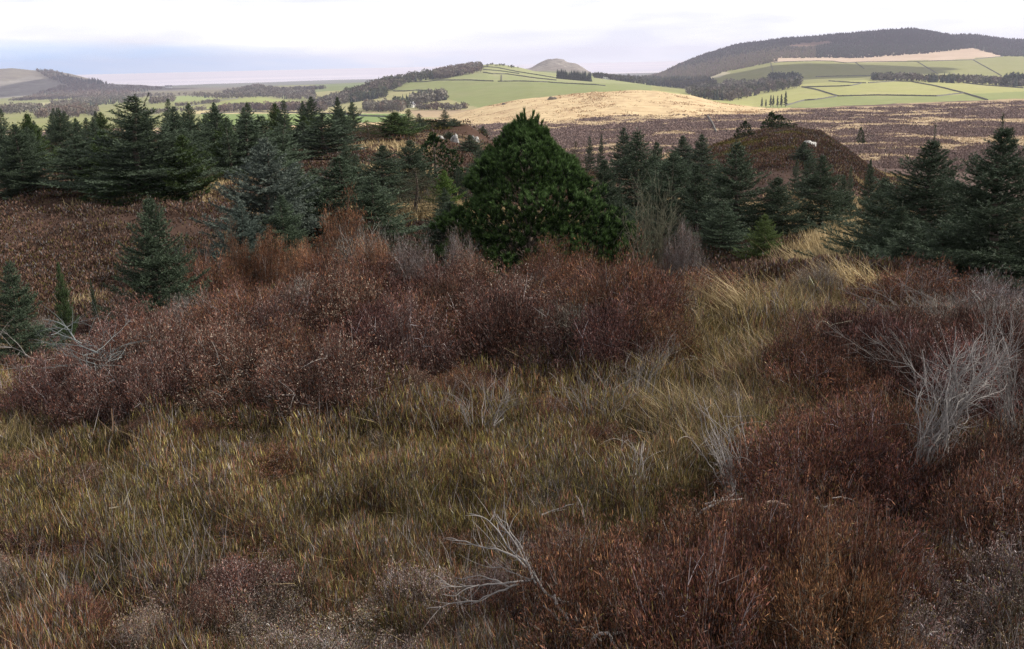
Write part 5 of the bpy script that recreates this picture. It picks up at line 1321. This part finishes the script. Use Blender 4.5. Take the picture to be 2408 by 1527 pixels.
# heather and bent-grass clumps over the open moor and the golden hill
def clumps(name, mat, n, x0, x1, yfun0, yfun1, y0, y1, fn, m=9):
    x = R.uniform(x0, x1, n); t = R.random(n); y = yfun0(x) * (1 - t) + yfun1(x) * t
    Q = hit(x * K, y * K, y0, y1); ok = (Q[:, 1] > y0 * 1.02) & (Q[:, 1] < y1 * .98); Q = Q[ok]
    col, hgt, keep_ = fn(Q); Q, col, hgt = Q[keep_], col[keep_], hgt[keep_]
    idx = np.repeat(np.arange(len(Q)), m); k = len(idx); sc = .0012 * Q[idx, 1]
    B = Q[idx] + np.stack([R.normal(0, 1, k) * sc * 1.6, R.normal(0, 1, k) * sc * 3.5, 0 * sc], 1); B[:, 2] = ground(B[:, 0], B[:, 1]) - .03
    D = unit(np.stack([R.normal(0, .7, k), R.normal(0, .7, k), np.ones(k)], 1)); c = col[idx] * (.65 + .7 * R.random((k, 1)))
    bag = Bag(); bag.dia(B, D, hgt[idx] * (.6 + .7 * R.random(k)), sc * 1.0 + .05, c * .8, c * 1.1)
    tag(link(name, bag.mesh(name, mat)), kind='stuff')


def moorcol(Q):
    w = moor_straw(Q[:, 0], Q[:, 1], sheet(Q)[0] / K); s_ = R.random(len(Q)) < w
    c = np.where(s_[:, None], np.array([.48, .37, .25]), np.array([.205, .146, .130])) * (.8 + .4 * R.random((len(Q), 1)))
    c = np.where(R.random((len(Q), 1)) < .02, np.array([.04, .05, .03]), c)
    return c, np.where(s_, .30, .42) + .0005 * Q[:, 1], ~s_ | (R.random(len(Q)) < .25)


clumps('moor_heather', M_heather, 30000, 1250, 3330, lambda x: np.interp(x, [1250, 1500, 1740, 2000, 2400, 2560, 3330], [410, 398, 390, 368, 366, 350, 318]), lambda x: np.interp(x, [1250, 1600, 2400, 3330], [470, 520, 520, 560]), 88, 760, moorcol)


def goldcol(Q):
    s_ = fbm(Q[:, 0] * .05, Q[:, 1] * .035, 91, 4) + R.normal(0, .05, len(Q)) > .64
    c = np.where(s_[:, None], np.array([.44, .30, .18]), np.array([.52, .40, .25])) * (.85 + .3 * R.random((len(Q), 1)))
    return c, np.full(len(Q), .5), s_ | (R.random(len(Q)) < .05)


clumps('bent_grass', M_grass, 4500, 1400, 2560, lambda x: np.interp(x, [1400, 1540, 1650, 1750, 1900, 2100, 2200, 2300, 2450, 2560], [385, 342, 320, 308, 291, 290, 304, 329, 347, 350]), lambda x: np.interp(x, [1400, 1500, 1740, 1900, 2000, 2400, 2560], [405, 397, 390, 375, 366, 362, 352]), 420, 800, goldcol, 7)

# ------------------------------------------------------------------ light
SUN_AZ, SUN_EL = math.radians(80), math.radians(37)
sunv = np.array([math.sin(SUN_AZ) * math.cos(SUN_EL), math.cos(SUN_AZ) * math.cos(SUN_EL), math.sin(SUN_EL)])
sl = bpy.data.lights.new('sun', 'SUN'); sl.energy = 4.2; sl.angle = math.radians(.53); sl.color = (1, .94, .84)
so = bpy.data.objects.new('sun', sl); COL.objects.link(so)
so.rotation_euler = Vector(sunv).to_track_quat('Z', 'Y').to_euler()
so.location = (200, 200, 300)

wd = bpy.data.worlds.new('World'); scene.world = wd; wd.use_nodes = True
nt = wd.node_tree; nt.nodes.clear(); L = nt.links.new
out = nt.nodes.new('ShaderNodeOutputWorld')
sky = N(nt, 'ShaderNodeTexSky', sky_type='NISHITA', sun_disc=False, sun_elevation=SUN_EL, sun_rotation=SUN_AZ, altitude=100.0, air_density=1.0, dust_density=.2, ozone_density=1.5)
tv = N(nt, 'ShaderNodeTexCoord'); va = N(nt, 'ShaderNodeVectorMath', operation='ADD'); va.inputs[1].default_value = (0, 0, .22); L(tv.outputs['Generated'], va.inputs[0]); L(va.outputs[0], sky.inputs[0])
b1 = N(nt, 'ShaderNodeBackground', i_Strength=.15); L(sky.outputs[0], b1.inputs[0])
tc = N(nt, 'ShaderNodeTexCoord'); mp = N(nt, 'ShaderNodeMapping'); mp.inputs['Scale'].default_value = (3.4, 3.4, 22.0); mp.inputs['Location'].default_value = (CLOUD_OFF)
L(tc.outputs['Generated'], mp.inputs[0])
c1 = N(nt, 'ShaderNodeTexNoise', i_Scale=1.0, i_Detail=7.0, i_Roughness=.52, i_Distortion=.5); L(mp.outputs[0], c1.inputs[0])
sp = N(nt, 'ShaderNodeSeparateXYZ'); L(tc.outputs['Generated'], sp.inputs[0])
# cover: thinner towards the left, closed towards the right and high up
ax = N(nt, 'ShaderNodeMapRange'); ax.inputs[1].default_value = -.42; ax.inputs[2].default_value = .05; ax.inputs[3].default_value = .02; ax.inputs[4].default_value = .30; L(sp.outputs[0], ax.inputs[0])
az = N(nt, 'ShaderNodeMapRange'); az.inputs[1].default_value = .008; az.inputs[2].default_value = .04; az.inputs[3].default_value = -.10; az.inputs[4].default_value = .22; L(sp.outputs[2], az.inputs[0])
s1 = N(nt, 'ShaderNodeMath', operation='ADD'); L(ax.outputs[0], s1.inputs[0]); L(az.outputs[0], s1.inputs[1])
s2 = N(nt, 'ShaderNodeMath', operation='ADD'); L(c1.outputs[0], s2.inputs[0]); L(s1.outputs[0], s2.inputs[1])
cv = N(nt, 'ShaderNodeMapRange'); cv.inputs[1].default_value = .38; cv.inputs[2].default_value = .66; L(s2.outputs[0], cv.inputs[0])
mp2 = N(nt, 'ShaderNodeMapping'); mp2.inputs['Scale'].default_value = (4.6, 4.6, 30.0); mp2.inputs['Location'].default_value = (4.1, 7.7, 1.3); L(tc.outputs['Generated'], mp2.inputs[0])
c2 = N(nt, 'ShaderNodeTexNoise', i_Scale=1.0, i_Detail=5.0, i_Roughness=.5, i_Distortion=.3); L(mp2.outputs[0], c2.inputs[0])
cr = N(nt, 'ShaderNodeValToRGB'); e = cr.color_ramp.elements; e[0].position = .42; e[0].color = (.84, .84, .85, 1); e[1].position = .66; e[1].color = (.58, .59, .655, 1); L(c2.outputs[0], cr.inputs[0])
# pale veil low over the sea
lo = N(nt, 'ShaderNodeMapRange'); lo.inputs[1].default_value = .0; lo.inputs[2].default_value = .03; lo.inputs[3].default_value = .55; lo.inputs[4].default_value = .0; L(sp.outputs[2], lo.inputs[0])
ml = N(nt, 'ShaderNodeMix', data_type='RGBA'); L(lo.outputs[0], ml.inputs[0]); L(cr.outputs[0], ml.inputs[6]); ml.inputs[7].default_value = (.72, .73, .80, 1)
b2 = N(nt, 'ShaderNodeBackground'); L(ml.outputs[2], b2.inputs[0])
dz = N(nt, 'ShaderNodeMapRange'); dz.inputs[1].default_value = .07; dz.inputs[2].default_value = .6; dz.inputs[3].default_value = SKY_CLOUD; dz.inputs[4].default_value = SKY_CLOUD * .46; L(sp.outputs[2], dz.inputs[0]); L(dz.outputs[0], b2.inputs[1])   # sky cloud dimmed overhead, out of view, to deepen contrast on the ground
mx = N(nt, 'ShaderNodeMixShader'); L(cv.outputs[0], mx.inputs[0]); L(b1.outputs[0], mx.inputs[1]); L(b2.outputs[0], mx.inputs[2]); L(mx.outputs[0], out.inputs[0])

# clouds that stand between the sun and the ground
def vapour(op):
    mc, nt, out = new_mat('cloud_vapour'); L = nt.links.new
    d = N(nt, 'ShaderNodeBsdfDiffuse'); d.inputs[0].default_value = (.9, .9, .92, 1)
    t = N(nt, 'ShaderNodeBsdfTranslucent'); t.inputs[0].default_value = (.9, .9, .92, 1)
    tr = N(nt, 'ShaderNodeBsdfTransparent')
    mx = N(nt, 'ShaderNodeMixShader'); mx.inputs[0].default_value = .5; L(d.outputs[0], mx.inputs[1]); L(t.outputs[0], mx.inputs[2])
    m2 = N(nt, 'ShaderNodeMixShader'); m2.inputs[0].default_value = op; L(tr.outputs[0], m2.inputs[1]); L(mx.outputs[0], m2.inputs[2]); L(m2.outputs[0], out.inputs[0])
    return mc


def cloud(gx, gy, rx, ry, h, seed, op):
    """a flat-bottomed cumulus whose shadow falls round ground point gx, gy"""
    g0 = float(ground(gx, gy)); k = (h - g0) / sunv[2]
    c = np.array([gx, gy, g0]) + sunv * k
    nth, nph = 72, 26
    ph, th = np.meshgrid(np.linspace(-PI / 2, PI / 2, nph), np.arange(nth) * 2 * PI / nth, indexing='ij')
    x = np.cos(ph) * np.cos(th); y = np.cos(ph) * np.sin(th); z = np.sin(ph)
    f = .72 + .55 * fbm(x * 2.2 + seed * 3.1 + z, y * 2.2 + z * 1.7, seed, 5)
    z = np.where(z < 0, z * .25, z)
    V = np.stack([c[0] + x * f * rx, c[1] + y * f * ry, c[2] + z * f * min(rx, ry) * .3], -1).reshape(-1, 3)
    i, j = np.meshgrid(np.arange(nph - 1), np.arange(nth), indexing='ij'); i = i.ravel(); j = j.ravel(); j2 = (j + 1) % nth
    Fq = np.stack([i * nth + j, i * nth + j2, (i + 1) * nth + j2, (i + 1) * nth + j], 1)
    o = link('cloud', build('cloud', V, [Fq], vapour(op), smooth=True))
    tag(o, kind='structure')


for q in CLOUDS:
    cloud(*q)

if HAZE > 0:
    mh, nt, out = new_mat('haze')
    v = N(nt, 'ShaderNodeVolumePrincipled'); v.inputs['Color'].default_value = HAZE_COL; v.inputs['Density'].default_value = HAZE; v.inputs['Anisotropy'].default_value = .2
    nt.links.new(v.outputs[0], out.inputs['Volume'])
    x0, x1, y0, y1, z0, z1 = -14000, 14000, -60, 11500, -142, 137
    V = np.array([[x, y, z] for x in (x0, x1) for y in (y0, y1) for z in (z0, z1)], float)
    Fq = np.array([[0, 1, 3, 2], [4, 6, 7, 5], [0, 4, 5, 1], [2, 3, 7, 6], [0, 2, 6, 4], [1, 5, 7, 3]])
    tag(link('haze', build('haze', V, [Fq], mh)), kind='stuff')

scene.view_settings.view_transform = 'Standard'; scene.view_settings.look = 'None'
scene.view_settings.exposure = .80; scene.view_settings.gamma = 1
cy = scene.cycles
cy.max_bounces = 4; cy.diffuse_bounces = 2; cy.glossy_bounces = 1; cy.transmission_bounces = 2; cy.transparent_max_bounces = 6; cy.volume_bounces = 0
cy.use_denoising = True; cy.denoiser = 'OPENIMAGEDENOISE'; cy.denoising_input_passes = 'RGB_ALBEDO_NORMAL'; cy.denoising_prefilter = 'NONE'
cy.sample_clamp_indirect = 6
